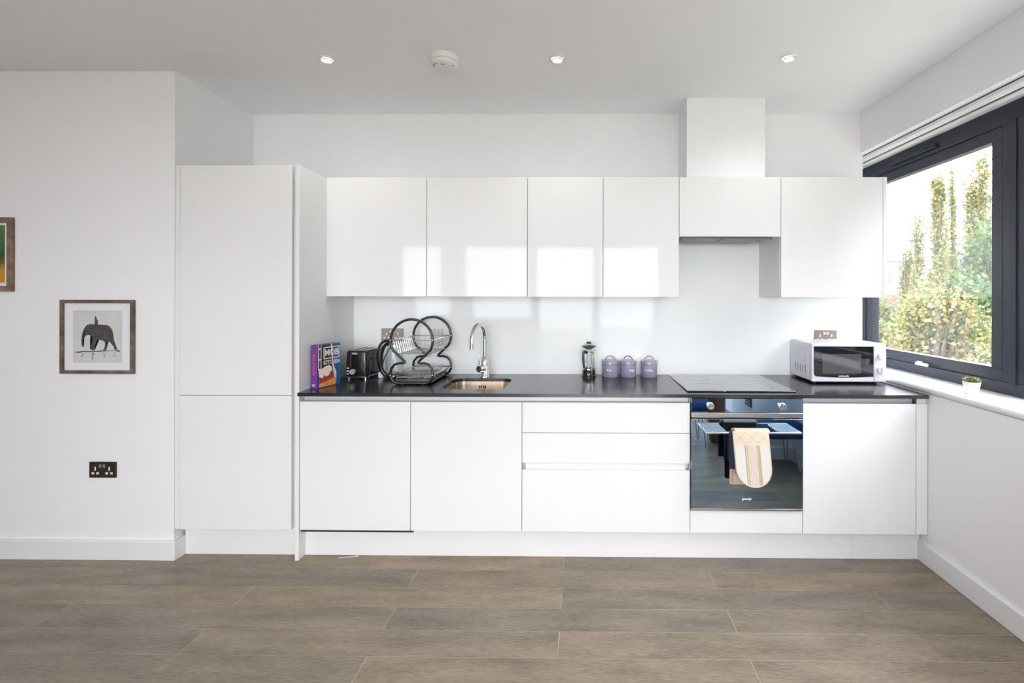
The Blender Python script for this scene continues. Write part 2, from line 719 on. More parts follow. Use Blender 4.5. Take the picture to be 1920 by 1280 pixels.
# baseboards
bm = BM()
box(bm, XFAR, XL + 0.015, YL - 0.016, YL, 0, 0.104, 0.003, 2)
box(bm, XL + 0.0005, XL + 0.0149, YL - 0.004, 2.52, 0, 0.1035)
struct('baseboard_left', bm, TRIM, 'white baseboard under the elephant picture wall', 'baseboard')
bm = BM()
box(bm, XR - 0.016, XR, 0.85, 2.518, 0, 0.107, 0.003, 2)
struct('baseboard_right', bm, TRIM, 'white baseboard along the window wall', 'baseboard')
bm = BM()
box(bm, 1.514, 1.53, 0.25, 0.866, 0, 0.107, 0.003, 2)
box(bm, 1.53, XR - 0.016, 0.85, 0.866, 0, 0.107, 0.003, 2)
struct('baseboard_pier', bm, TRIM, 'white baseboard around the pier mirrored in the oven', 'baseboard')

# ------------------------------------------------------------------ window 1 (right wall)
ZS0, ZS1 = 0.911, 0.947       # sill
ZF0, ZF1 = 0.947, 2.376
YW0, YW1 = 0.88, 3.46
win = thing('window_1', 'dark anthracite framed window beside the microwave with trees outside', 'window', (XF, 2.2, ZF0))
win['kind'] = 'structure'
FX0, FX1 = XF, XF + 0.075
bm = BM()
box(bm, FX0, FX1, YW0, YW1, ZF0, 1.006, 0.002)
box(bm, FX0, FX1, YW0, YW1, 2.282, ZF1, 0.002)
box(bm, FX0, FX1, 3.40, YW1, 1.006, 2.282, 0.002)
box(bm, FX0, FX1, YW0, 0.95, 1.006, 2.282, 0.002)
part('window_frame', bm, FRAMEW, win)
bm = BM()
box(bm, FX0 - 0.004, FX1, 2.185, 2.262, 1.006, 2.282, 0.002)
box(bm, FX0 - 0.010, FX0 - 0.004, 2.221, 2.226, 1.006, 2.282)
box(bm, FX0 + 0.0, FX1, 2.264, 2.300, 1.006, 2.282, 0.002)
part('mullion', bm, FRAMEW, win)
# opening sash
SA0, SA1 = 2.304, 3.396
sash = BM()
sx0, sx1 = FX0 + 0.004, FX0 + 0.055
box(sash, sx0, sx1, SA0, SA1, 1.010, 1.072, 0.003)
box(sash, sx0, sx1, SA0, SA1, 2.214, 2.277, 0.003)
box(sash, sx0, sx1, SA0, 2.368, 1.072, 2.214, 0.003)
box(sash, sx0, sx1, 3.332, SA1, 1.072, 2.214, 0.003)
sasho = part('sash', sash, FRAMEW, win)
bm = BM()
box(bm, FX0 + 0.030, FX0 + 0.036, 2.362, 3.338, 1.066, 2.220)
part('pane', bm, GLASS, sasho)
bm = BM()
b2 = FX0 + 0.004
box(bm, b2 - 0.012, b2, 2.83, 2.875, 1.005, 1.032, 0.004)
box(bm, b2 - 0.030, b2 - 0.012, 2.838, 2.858, 1.010, 1.028, 0.004)
box(bm, b2 - 0.036, b2 - 0.024, 2.755, 2.858, 1.009, 1.028, 0.005)
part('window_handle', bm, WHT, sasho, label='white window handle')
# fixed panes nearer the viewer
for a, b in ((1.585, 2.185), (0.95, 1.52)):
    bm = BM()
    box(bm, FX0 + 0.030, FX0 + 0.036, a, b, 1.006, 2.282)
    part('pane', bm, GLASS, win)
bm = BM()
box(bm, FX0, FX1, 1.52, 1.585, 1.006, 2.282, 0.002)
part('mullion', bm, FRAMEW, win)
# trickle vent on the head
bm = BM()
box(bm, FX0 - 0.022, FX0, 2.72, 3.10, 2.305, 2.330, 0.005)
part('trickle_vent', bm, FRAMEW, win)

w4 = thing('window_4', 'dark framed ribbon window behind the pier, nearest the living area', 'window', (XF, -0.35, ZF0))
w4['kind'] = 'structure'
bm = BM()
box(bm, FX0, FX1, -0.9, 0.2, ZF0, 1.04)
box(bm, FX0, FX1, -0.9, 0.2, 2.25, ZF1)
box(bm, FX0, FX1, -0.9, -0.82, 1.04, 2.25)
box(bm, FX0, FX1, 0.12, 0.2, 1.04, 2.25)
part('window_frame', bm, FRAMEW, w4)
for a, b in ((-0.82, 0.12),):
    bm = BM()
    box(bm, FX0 + 0.03, FX0 + 0.036, a, b, 1.04, 2.25)
    part('pane', bm, GLASS, w4)

# window sill board with a rounded nose
bm = BM()
prof = [(XF + 0.01, ZS0), (XF + 0.01, ZS1)]
for k in range(9):
    a = PI / 2 + PI * k / 8
    prof.append((1.838 + 0.018 + 0.018 * math.cos(a), (ZS0 + ZS1) / 2 + 0.018 * math.sin(a)))
prism(bm, prof, lambda p: (p[0], 0.88, p[1]), lambda p: (p[0], 3.46, p[1]))
struct('window_sill', bm, TRIM, 'white rounded window sill running along the dark window', 'window sill')

# blind head rail under the reveal soffit
bl = thing('roller_blind', 'white blind head rail fixed above the dark window', 'blind', (1.93, 2.2, 2.335))
bm = BM()
box(bm, 1.895, 1.945, 0.90, 3.44, 2.352, 2.376, 0.003)
part('head_rail', bm, TRIM, bl)
bm = BM()
box(bm, 1.952, 1.985, 0.90, 3.44, 2.342, 2.376, 0.003)
part('fabric_roll', bm, TRIM, bl)
bm = BM()
box(bm, 1.9452, 1.9518, 0.90, 3.44, 2.3505, 2.3755)  # dark strip painted as the shade between rail and roll
part('shadow_strip', bm, DGREY, bl)
bm = BM()
box(bm, 1.8935, 1.8949, 0.90, 3.44, 2.3705, 2.3758)  # dark strip painted as the shadow line below the soffit
part('shadow_strip', bm, DGREY, bl)

# ------------------------------------------------------------------ tall cabinet, end panel
t = thing('tall_cabinet', 'tall white gloss larder cabinet with two stacked doors', 'cabinet', (-1.86, 2.75, 0))
bm = BM()
box(bm, XL + 0.002, XL + 0.030, YB + 0.003, YB + 0.021, 0.164, 2.129, 0.001)
part('filler_strip', bm, GLOSS, t)
bm = BM()
box(bm, XL + 0.030, -1.5425, YB + 0.0215, YK - 0.01, 0.15, 2.128)
part('body', bm, CARC, t)
for z0, z1 in ((0.164, 0.8865), (0.8895, 2.129)):
    bm = BM()
    box(bm, -2.1665, -1.5605, YB, YB + 0.020, z0, z1, 0.0015)
    part('door', bm, GLOSS, t)
bm = BM()
box(bm, -1.5595, -1.5425, YB + 0.016, YB + 0.0214, 0.17, 2.125)
part('handle_channel', bm, ALU, t)
bm = BM()
box(bm, XL + 0.016, -1.5425, 2.5185, 2.534, 0, 0.150, 0.001)
part('plinth', bm, GLOSS, t)

bm = BM()
box(bm, -1.5405, -1.5185, YB - 0.001, YK - 0.004, 0, 2.132, 0.001)
single('end_panel', bm, GLOSS, 'full height white panel between larder cabinet and worktop', 'panel')

# ------------------------------------------------------------------ wall cabinets
ZU0, ZU1 = 1.4229, 2.1323


def wall_cabinet(x0, x1, label, endp=False, z0=ZU0):
    t = thing('wall_cabinet', label, 'cabinet', ((x0 + x1) / 2, 2.9, z0), 0, 'white gloss wall cabinets')
    bm = BM()
    a, b, y0, y1, q0, q1 = x0 + 0.0008, x1 - 0.0008, YU + 0.021, YK - 0.002, z0 + 0.004, ZU1 - 0.002
    w = 0.018
    box(bm, a, a + w, y0, y1, q0, q1)
    box(bm, b - w, b, y0, y1, q0, q1)
    box(bm, a + w, b - w, y0, y1, q0, q0 + w)
    box(bm, a + w, b - w, y0, y1, q1 - w, q1)
    box(bm, a + w, b - w, y1 - 0.008, y1, q0 + w, q1 - w)
    part('body', bm, CARC, t)
    bm = BM()
    box(bm, x0 + 0.0016, x1 - 0.0016, YU, YU + 0.019, z0, ZU1, 0.0014)
    part('door', bm, GLOSS, t)
    if endp:
        bm = BM()
        box(bm, x1 + 0.001, x1 + 0.023, YU, YK - 0.002, z0, ZU1, 0.001)
        part('side_panel', bm, GLOSS, t)
    return t


wall_cabinet(XU, XU + 0.6, 'wide white gloss wall cabinet next to the larder panel')
wall_cabinet(XU + 0.6, XU + 1.2, 'wide white gloss wall cabinet directly above the sink tap')
wall_cabinet(XU + 1.2, XU + 1.65, 'narrow white gloss wall cabinet nearer the sink')
wall_cabinet(XU + 1.65, XU + 2.1, 'narrow white gloss wall cabinet nearer the extractor')
wall_cabinet(XU + 2.7, XU + 3.3, 'white gloss wall cabinet by the window above the microwave', True)

# extractor cabinet and hood
HX0, HX1, HZ = XU + 2.1, XU + 2.7, 1.781
t = thing('extractor_cabinet', 'short white gloss cabinet over the hob, under the duct boxing', 'cabinet', ((HX0 + HX1) / 2, 2.9, HZ), 0, 'white gloss wall cabinets')
bm = BM()
a, b = HX0 + 0.0008, HX1 - 0.0008
box(bm, a, a + 0.018, YU + 0.021, YK - 0.002, HZ + 0.004, ZU1 - 0.002)
box(bm, b - 0.018, b, YU + 0.021, YK - 0.002, HZ + 0.004, ZU1 - 0.002)
box(bm, a + 0.018, b - 0.018, YU + 0.021, YK - 0.002, ZU1 - 0.02, ZU1 - 0.002)
box(bm, a + 0.018, b - 0.018, YU + 0.021, YK - 0.002, HZ + 0.030, HZ + 0.045)
part('body', bm, CARC, t)
bm = BM()
box(bm, HX0 + 0.0016, HX1 - 0.0016, YU, YU + 0.019, HZ, ZU1, 0.0014)
part('door', bm, GLOSS, t)
h = thing('extractor_hood', 'grey metal extractor hood grille under the short cabinet', 'extractor', ((HX0 + HX1) / 2, 2.9, HZ - 0.005))
bm = BM()
hx0, hx1 = HX0 + 0.022, HX1 - 0.068
box(bm, hx0, hx1, YU + 0.022, 3.035, HZ - 0.001, HZ + 0.029, 0.002)
part('housing', bm, mat('hood_grey', (0.16, 0.16, 0.16), 0.35, 0.7), h)
bm = BM()
box(bm, hx0 + 0.002, hx1 + 0.03, YU + 0.020, YU + 0.032, HZ - 0.010, HZ - 0.001, 0.002)
part('front_lip', bm, mat('hood_grey', ''), h)
for k in range(2):
    u0 = hx0 + 0.02 + k * (hx1 - hx0 - 0.02) / 2
    u1 = u0 + (hx1 - hx0 - 0.06) / 2
    bm = BM()
    n = 22
    for i in range(n):
        x = u0 + (u1 - u0) * (i + 0.5) / n
        cyl(bm, (x, YU + 0.06, HZ - 0.003), (x, 3.0, HZ - 0.003), 0.0045, seg=8)
    part('filter', bm, mat('filter_mesh', (0.30, 0.30, 0.29), 0.3, 0.9), h)

# ------------------------------------------------------------------ base cabinets
ZB0, ZB1 = 0.1645, 0.8565


def door_box(x0, x1, z0, z1, y0=YB):
    bm = BM()
    box(bm, x0 + 0.0016, x1 - 0.0016, y0, y0 + 0.019, z0, z1, 0.0014)
    return bm


def carcass(x0, x1, top=0.887, ymin=YB + 0.045):
    bm = BM()
    w = 0.018
    a, b, y1 = x0 + 0.0006, x1 - 0.0006, YK - 0.03
    box(bm, a, a + w, ymin, y1, 0.152, top)
    box(bm, b - w, b, ymin, y1, 0.152, top)
    box(bm, a + w, b - w, ymin, y1, 0.152, 0.170)
    box(bm, a + w, b - w, y1 - 0.008, y1, 0.170, top)
    box(bm, a + w, b - w, YB + 0.0195, ymin + 0.001, 0.152, 0.80)   # front rails / inner face
    return bm


def channel(x0, x1, z0, z1):
    bm = BM()
    y0, y1 = YB + 0.0195, YB + 0.043
    box(bm, x0, x1, y1 - 0.003, y1, z0 - 0.015, z1)
    box(bm, x0, x1, y0, y1 - 0.003, z0 - 0.015, z0 - 0.012)
    return bm


X0, X1, X2, X3, X4, X5 = XB, XB + 0.6, XB + 1.2, XB + 2.1, XB + 2.7, XB + 3.3
grp = 'white handleless base cabinets'
t = thing('dishwasher_cabinet', 'white base unit beside the larder panel with dark gap below', 'cabinet', ((X0 + X1) / 2, 2.75, 0.15), 0, grp)
part('body', carcass(X0, X1), CARC, t)
part('door', door_box(X0, X1, ZB0, ZB1), GLOSS, t)
part('handle_channel', channel(X0 + 0.008, X1, ZB1, 0.888), ALU, t)
bm = BM()
box(bm, X0 + 0.006, X1 + 0.014, YB + 0.006, YB + 0.013, 0.1525, 0.1640)  # black strip standing for the dark shaded gap below the door
part('gap_shade', bm, BLKR, t, label='black strip for the shade in the gap')

t = thing('sink_cabinet', 'white base cabinet directly beneath the sink', 'cabinet', ((X1 + X2) / 2, 2.75, 0.15), 0, grp)
bm = carcass(X1, X2, top=0.60)
part('body', bm, CARC, t)
part('door', door_box(X1, X2, ZB0, ZB1), GLOSS, t)
part('handle_channel', channel(X1, X2, ZB1, 0.888), ALU, t)

t = thing('drawer_cabinet', 'wide white base cabinet with three drawers', 'cabinet', ((X2 + X3) / 2, 2.75, 0.15), 0, grp)
part('body', carcass(X2, X3), CARC, t)
for z0, z1 in ((0.6955, ZB1), (0.5335, 0.6925), (ZB0, 0.4955)):
    part('drawer', door_box(X2, X3, z0, z1), GLOSS, t)
part('handle_channel', channel(X2, X3 - 0.004, ZB1, 0.888), ALU, t)
part('handle_channel', channel(X2 + 0.003, X3 - 0.004, 0.4955, 0.5335), ALU, t)

t = thing('oven_housing', 'white housing around the built-in oven with panel below', 'cabinet', ((X3 + X4) / 2, 2.75, 0.15), 0, grp)
bm = BM()
box(bm, X3 + 0.0006, X3 + 0.0036, YB + 0.02, YK - 0.03, 0.152, 0.887)
box(bm, X4 - 0.0036, X4 - 0.0006, YB + 0.02, YK - 0.03, 0.152, 0.887)
box(bm, X3 + 0.0036, X4 - 0.0036, YB + 0.02, YK - 0.03, 0.152, 0.284)
part('body', bm, CARC, t)
part('front_panel', door_box(X3, X4, ZB0, 0.283), GLOSS, t)

t = thing('corner_cabinet', 'white base cabinet under the microwave next to the window wall', 'cabinet', ((X4 + X5) / 2, 2.75, 0.15), 0, grp)
part('body', carcass(X4, X5), CARC, t)
part('door', door_box(X4, X5, ZB0 - 0.002, ZB1), GLOSS, t)
part('handle_channel', channel(X4 + 0.004, X5 + 0.006, ZB1, 0.888), ALU, t)
bm = BM()
box(bm, X5 + 0.002, XR - 0.003, YB, YB + 0.019, ZB0 - 0.002, ZB1, 0.0014)
box(bm, X5 + 0.012, XR - 0.003, YB + 0.012, YB + 0.019, ZB1, 0.888)
part('filler_strip', bm, GLOSS, t)

for a, b, lb in ((-1.518, 1.4735, 'long white plinth board under the base cabinets'), (1.4745, XR - 0.004, 'short white plinth board under the corner cabinet')):
    bm = BM()
    box(bm, a, b, 2.5185, 2.5335, 0.0, 0.150, 0.001)
    single('plinth_board', bm, GLOSS, lb, 'plinth', 'white plinth boards')

# ------------------------------------------------------------------ worktop with sink cut-out
SX0, SX1, SY0, SY1, SR = -0.790, -0.428, 2.552, 2.892, 0.065


def rrect(x0, x1, y0, y1, r, n=7):
    pts = []
    for cx, cy, a0 in ((x1 - r, y1 - r, 0), (x0 + r, y1 - r, PI / 2), (x0 + r, y0 + r, PI), (x1 - r, y0 + r, 1.5 * PI)):
        for k in range(n + 1):
            a = a0 + PI / 2 * k / n
            pts.append((cx + r * math.cos(a), cy + r * math.sin(a)))
    return pts


bm = BM()
WX0, WX1, WY0, WY1, WZ0 = -1.5165, 1.836, 2.443, YK - 0.003, 0.889
outer = [(WX0, WY0), (WX1, WY0), (WX1, WY1), (WX0, WY1)]
inner = rrect(SX0, SX1, SY0, SY1, SR)


def loop(z, pts):
    vs = [bm.verts.new((x, y, z)) for x, y in pts]
    es = [bm.edges.new((vs[i], vs[(i + 1) % len(vs)])) for i in range(len(vs))]
    return vs, es


lo_o, e1 = loop(ZT, outer)
lo_i, e2 = loop(ZT, inner)
bmesh.ops.triangle_fill(bm, use_beauty=True, use_dissolve=False, edges=e1 + e2)
lb_o, e3 = loop(WZ0, outer)
lb_i, e4 = loop(WZ0, inner)
bmesh.ops.triangle_fill(bm, use_beauty=True, use_dissolve=False, edges=e3 + e4)
for A, B in ((lo_o, lb_o), (lo_i, lb_i)):
    for i in range(len(A)):
        j = (i + 1) % len(A)
        bm.faces.new((A[i], A[j], B[j], B[i]))
bmesh.ops.recalc_face_normals(bm, faces=bm.faces)
single('worktop', bm, STONE, 'black polished worktop running under the wall cabinets', 'worktop')
# left front nib of the worktop in front of the end panel
# splashback
bm = BM()
box(bm, -1.5178, 1.795, YK - 0.0085, YK - 0.0005, ZT + 0.0005, 1.4225)
box(bm, HX0 + 0.001, HX1 - 0.001, YK - 0.0085, YK - 0.0005, 1.4225, HZ - 0.012)
single('splashback', bm, SPLASH, 'pale glass splashback between worktop and wall cabinets', 'splashback')

# sink
t = thing('sink', 'undermounted stainless steel sink bowl cut into the worktop', 'sink', ((SX0 + SX1) / 2, (SY0 + SY1) / 2, 0.72))
bm = BM()
levels = [(-0.012, 0.8885), (0.0, 0.8885), (0.002, 0.86), (0.008, 0.74), (0.022, 0.722), (0.05, 0.716)]
rings = []
for ins, z in levels:
    rings.append([bm.verts.new((x, y, z)) for x, y in rrect(SX0 + ins, SX1 - ins, SY0 + ins, SY1 - ins, max(0.02, SR - ins * 0.5))])
for A, B in zip(rings, rings[1:]):
    for i in range(len(A)):
        j = (i + 1) % len(A)
        bm.faces.new((A[i], A[j], B[j], B[i]))
bm.faces.new(rings[-1])
bmesh.ops.recalc_face_normals(bm, faces=bm.faces)
part('bowl', bm, SINKST, t, sharp=50)
bm = BM()
cxs = -0.62
for dx in (-0.018, -0.008, 0.008, 0.018):
    box(bm, cxs + dx - 0.003, cxs + dx + 0.003, SY1 - 0.0042, SY1 - 0.0005, 0.845, 0.863)
part('overflow', bm, BLACKG, t, label='dark overflow slots')
bm = BM()
lathe(bm, [(0.0, 0.7175), (0.03, 0.7175), (0.042, 0.7185), (0.045, 0.717)], (-0.61, 2.72, 0))
part('drain', bm, CHROME, t)

# tap
TX, TY = -0.618, 2.945
t = thing('tap', 'chrome swan-neck mixer tap behind the sink', 'tap', (TX, TY, ZT))
bm = BM()
lathe(bm, [(0, ZT), (0.029, ZT), (0.029, ZT + 0.006), (0.0245, ZT + 0.012), (0.0235, ZT + 0.085), (0.021, ZT + 0.125), (0.013, ZT + 0.133), (0, ZT + 0.133)], (TX, TY, 0))
part('body', bm, CHROME, t)
bm = BM()
d = Vector((-0.045, -0.165, 0))
dn = d.normalized()
R = d.length / 2
pts = [(TX, TY, ZT + 0.12), (TX, TY, ZT + 0.19), (TX, TY, ZT + 0.245)]
for k in range(1, 17):
    a = PI * k / 16
    p = Vector((TX, TY, ZT + 0.245)) + dn * (R - R * math.cos(a)) + Vector((0, 0, R * math.sin(a) * 1.12))
    pts.append(p)
e = Vector(pts[-1])
pts.append(e + Vector((0, 0, -0.03)))
tube(bm, pts, 0.0115, 14)
sp = part('spout', bm, CHROME, t)
bm = BM()
cyl(bm, e + Vector((0, 0, -0.03)), e + Vector((0, 0, -0.048)), 0.0135, seg=18)
part('aerator', bm, CHROME, sp)
bm = BM()
lx, ly, lz = TX - 0.004, TY - 0.02, ZT + 0.060
cyl(bm, (lx, ly, lz), (lx - 0.020, ly - 0.045, lz), 0.0205, seg=24)
lev = part('lever', bm, CHROME, t)
bm = BM()
tube(bm, [(lx - 0.016, ly - 0.034, lz + 0.01), (lx - 0.018, ly - 0.038, lz + 0.05), (lx - 0.017, ly - 0.036, lz + 0.085)], 0.0045, 8)
part('lever_arm', bm, CHROME, lev)
bm = BM()
cyl(bm, (lx - 0.020, ly - 0.045, lz), (lx - 0.0208, ly - 0.0468, lz), 0.0185, seg=24)
part('lever_cap', bm, DGREY, lev)

# hob
t = thing('hob', 'black glass hob set into the worktop above the oven', 'hob', (0.872, 2.76, ZT))
bm = BM()
box(bm, 0.577, 1.167, 2.500, 3.020, ZT + 0.0002, ZT + 0.007, 0.0025, 2)
part('glass_top', bm, HOBG, t)
ringm = mat('hob_marking', (0.05, 0.05, 0.055), 0.2)
for cx, cy, r in ((0.72, 2.63, 0.09), (1.02, 2.63, 0.075), (0.72, 2.88, 0.075), (1.02, 2.88, 0.09)):
    bm = BM()
    lathe(bm, [(r - 0.002, ZT + 0.0070), (r - 0.002, ZT + 0.00715), (r, ZT + 0.00715), (r, ZT + 0.0070)], (cx, cy, 0), 40)
    part('cooking_zone', bm, ringm, t)

# ------------------------------------------------------------------ oven
OX0, OX1 = X3 + 0.0045, X4 - 0.0045
OY = 2.452
t = thing('oven', 'built-in oven with blue mirrored glass front and two knobs', 'oven', ((OX0 + OX1) / 2, 2.75, 0.286))
bm = BM()
box(bm, OX0 + 0.012, OX1 - 0.012, OY + 0.021, 3.0, 0.286, 0.884)
part('body', bm, DGREY, t)
bm = BM()
box(bm, OX0, OX1, OY, OY + 0.020, 0.8095, 0.8845, 0.001)
cp = part('control_panel', bm, OVENG, t)
bm = BM()
box(bm, OX0, OX1, OY - 0.002, OY + 0.020, 0.7835, 0.8085, 0.0015)
part('trim_strip', bm, STEEL, t, label='brushed steel strip')
bm = BM()
box(bm, OX0, OX1, OY, OY + 0.020, 0.3005, 0.7755, 0.001)
dr = part('door', bm, OVENG, t)
bm = BM()
box(bm, OX0, OX1, OY, OY + 0.020, 0.287, 0.2985, 0.001)
part('lower_trim', bm, STEEL, t)
for kx in (0.688, 1.068):
    bm = BM()
    lathe(bm, [(0.0, 0.030), (0.012, 0.030), (0.0135, 0.028), (0.0135, 0.006), (0.0185, 0.004), (0.0185, 0.0)], (kx, OY, 0.846), 28, 'Y')
    kn = part('knob', bm, STEEL, cp)
    bm = BM()
    box(bm, kx - 0.0015, kx + 0.0015, OY - 0.0306, OY - 0.0296, 0.848, 0.858)
    part('knob_mark', bm, BLK, kn)
for kx in (1.068,):
    bm = BM()
    for dx in (-0.012, -0.004, 0.004, 0.012):
        box(bm, kx + dx - 0.0014, kx + dx + 0.0014, OY - 0.0004, OY + 0.0004, 0.8205, 0.8225)
    part('knob_symbols', bm, PRINT, cp)
# handle: two flat brackets joined by a front bar
HZ0, HZ1 = 0.722, 0.732
for a, b in ((0.643, 0.752), (1.020, 1.131)):
    bm = BM()
    box(bm, a, b, 2.376, OY, HZ0, HZ1, 0.002)
    part('handle_bracket', bm, STEEL, dr)
bm = BM()
box(bm, 0.643, 1.131, 2.362, 2.3765, HZ0, HZ1, 0.003)
part('handle_bar', bm, STEEL, dr)
text_mesh('gorenje', 0.0165, Matrix.Translation((0.882, OY - 0.0006, 0.352)) @ FACE, PRINT, 'logo', dr, local=False, bold=0.0004, width=0.05)

# tea towel over the handle bar
navy = mat('navy_towel', '#23283f', 0.9, var=0.2, scale=60, bump=0.4, bscale=300)


def drape(x0, x1, zf, zb, yb, off, th, zbar=0.7335, wob=0.003, nx=14, curve=None, flare=0.0):
    """cloth strip folded over the handle bar: front flap to zf, back flap to zb"""
    bm = BM()
    prof = []
    yf = 2.362 - 0.002 - off
    ybk = yb
    n = 14
    for k in range(n + 1):
        prof.append((yf, zf + (zbar - 0.004 - zf) * k / n, 0))
    for k in range(1, 6):
        a = PI * k / 6
        ym = (yf + ybk) / 2
        prof.append((ym - (ym - yf) * math.cos(a), zbar - 0.004 + (0.006 + off) * math.sin(a), 1))
    for k in range(n + 1):
        prof.append((ybk, zbar - 0.004 - (zbar - 0.004 - zb) * k / n, 2))
    rows = []
    for (y, z, w) in prof:
        r = []
        for i in range(nx + 1):
            u = i / nx
            x = x0 + (x1 - x0) * u
            dy = wob * math.sin(u * 9 + z * 25) * (1 if w == 0 else 0.4)
            if w == 0:
                x += flare * (zbar - z) * (u - 0.5)
            r.append((x, y + dy - (0.006 * (zbar - z) / 0.3 if w == 0 else 0), z))
        rows.append(r)
    vf = [[bm.verts.new(p) for p in r] for r in rows]
    for A, B in zip(vf, vf[1:]):
        for i in range(nx):
            bm.faces.new((A[i], A[i + 1], B[i + 1], B[i]))
    bmesh.ops.recalc_face_normals(bm, faces=bm.faces)
    bmesh.ops.solidify(bm, geom=list(bm.faces), thickness=th)
    return bm


bm = drape(0.758, 0.925, 0.545, 0.58, 2.385, 0.001, 0.003)
single('tea_towel', bm, navy, 'navy tea towel hanging behind the striped oven glove', 'towel', sharp=60)

# double oven glove
cream = mat('cream_quilted_cotton', '#dccdb8', 0.9, var=0.06, scale=120, bump=0.3, bscale=300)
pink = mat('oven_glove_lining', '#c9b3a0', 0.9, var=0.06, scale=120)
gl = thing('oven_glove', 'cream double oven glove with beige stripes on the oven handle', 'oven glove', (0.89, 2.35, 0.42))
GX0, GX1 = 0.776, 0.955


def glove_outline(cx, w, z0, z1, n=14):
    pts = [(cx - w / 2, z1), (cx - w / 2, z0 + w * 0.52)]
    for k in range(1, n):
        a = PI + PI * k / n
        pts.append((cx + w / 2 * math.cos(a), z0 + w * 0.52 + w * 0.52 * math.sin(a)))
    pts += [(cx + w / 2, z0 + w * 0.52), (cx + w / 2, z1)]
    return pts


# front pocket: rounded slab leaning slightly out at the bottom
gcx = 0.863


def gl_y(z, base):
    return base - 0.014 * (0.735 - z) / 0.3


def glove_pt(p, base):
    x, z = p
    x = x + 0.075 * (0.735 - z)
    return (x, gl_y(z, base), z)


yg = 2.343


def curved_slab(outline, base0, base1):
    bm = BM()
    prism(bm, outline, lambda p: glove_pt(p, base0), lambda p: glove_pt(p, base1))
    return bm


bm = curved_slab(glove_outline(gcx, 0.183, 0.460, 0.742), yg, yg + 0.012)
es = [e for e in bm.edges if len(e.link_faces) == 2 and e.calc_face_angle(0) > 0.9]
bmesh.ops.bevel(bm, geom=es, offset=0.003, segments=2, affect='EDGES', profile=0.5, clamp_overlap=True)
fr_ = part('front_pocket', bm, cream, gl)
# fold over the bar
bm = BM()
prof = []
for k in range(11):
    a = PI * k / 10
    prof.append((2.3695 - 0.0265 * math.cos(a), 0.738 + 0.012 * math.sin(a)))
prof += [(2.384, 0.738)]
for k in range(10, -1, -1):
    a = PI * k / 10
    prof.append((2.3695 - 0.0145 * math.cos(a), 0.7375 + 0.004 * math.sin(a)))
prism(bm, prof, lambda p: (GX0 + 0.008, p[0], p[1]), lambda p: (GX1 + 0.005, p[0], p[1]))
part('fold', bm, cream, gl)
# back pocket
bm = BM()
pts = [(GX0 + 0.002, 0.742), (GX0 + 0.0, 0.452), (GX0 + 0.01, 0.446), (GX1 - 0.01, 0.446), (GX1 - 0.004, 0.455), (GX1 - 0.004, 0.742)]
prism(bm, pts, lambda p: (p[0], 2.388 + 0.02 * (0.742 - p[1]) / 0.3, p[1]), lambda p: (p[0], 2.396 + 0.02 * (0.742 - p[1]) / 0.3, p[1]))
part('back_pocket', bm, pink, gl)
# side web under the bar visible left of the front pocket
bm = BM()
pts = [(GX0 + 0.006, 0.72), (GX0 + 0.012, 0.46), (GX0 + 0.05, 0.46), (GX0 + 0.05, 0.72)]
prism(bm, pts, lambda p: (p[0], 2.3785 + 0.006 * (0.742 - p[1]) / 0.3, p[1]), lambda p: (p[0], 2.3835 + 0.006 * (0.742 - p[1]) / 0.3, p[1]))
part('lining', bm, pink, gl)
# white and striped cloth on the front pocket
whitec = mat('white_cotton', '#dcd8d2', 0.9, var=0.02, scale=120, bump=0.2, bscale=400)


def pocket_strip(u0, u1, m, name, off, zt=0.672):
    # part of the pocket outline between fractions u0..u1 of its width, inset from the hem
    w = 0.170
    bm = BM()
    pts_b = []
    n = 8
    for k in range(n + 1):
        u = u0 + (u1 - u0) * k / n
        x = gcx - w / 2 + w * u
        q = (x - gcx) / (w / 2)
        z = 0.468 + w * 0.52 - w * 0.52 * math.sqrt(max(0, 1 - q * q))
        pts_b.append((x, z))
    outline = pts_b + [(pts_b[-1][0], zt), (pts_b[0][0], zt)]
    prism(bm, outline, lambda p: glove_pt(p, yg - off - 0.0008), lambda p: glove_pt(p, yg + 0.002))
    return part(name, bm, m, fr_)


pocket_strip(0.0, 0.27, whitec, 'white_cloth', 0.0)
pocket_strip(0.73, 1.0, whitec, 'white_cloth', 0.0)
beige = mat('beige_stripe', '#b7a88f', 0.9, var=0.05, scale=120)
palep = mat('pale_pink_stripe', '#ddd0ca', 0.9, var=0.04, scale=120)
tan = mat('tan_stripe', '#cfbe9e', 0.9, var=0.05, scale=120)
stripes = [(0.27, 0.32, beige), (0.32, 0.335, whitec), (0.335, 0.36, beige), (0.36, 0.385, tan), (0.385, 0.40, whitec), (0.40, 0.43, tan),
           (0.43, 0.455, palep), (0.455, 0.465, beige), (0.465, 0.495, palep), (0.495, 0.505, beige), (0.505, 0.54, palep), (0.54, 0.55, beige),
           (0.55, 0.58, palep), (0.58, 0.61, tan), (0.61, 0.625, whitec), (0.625, 0.655, beige), (0.655, 0.67, tan), (0.67, 0.73, beige)]
for a, b, m in stripes:
    pocket_strip(a, b, m, 'stripe', 0.0)
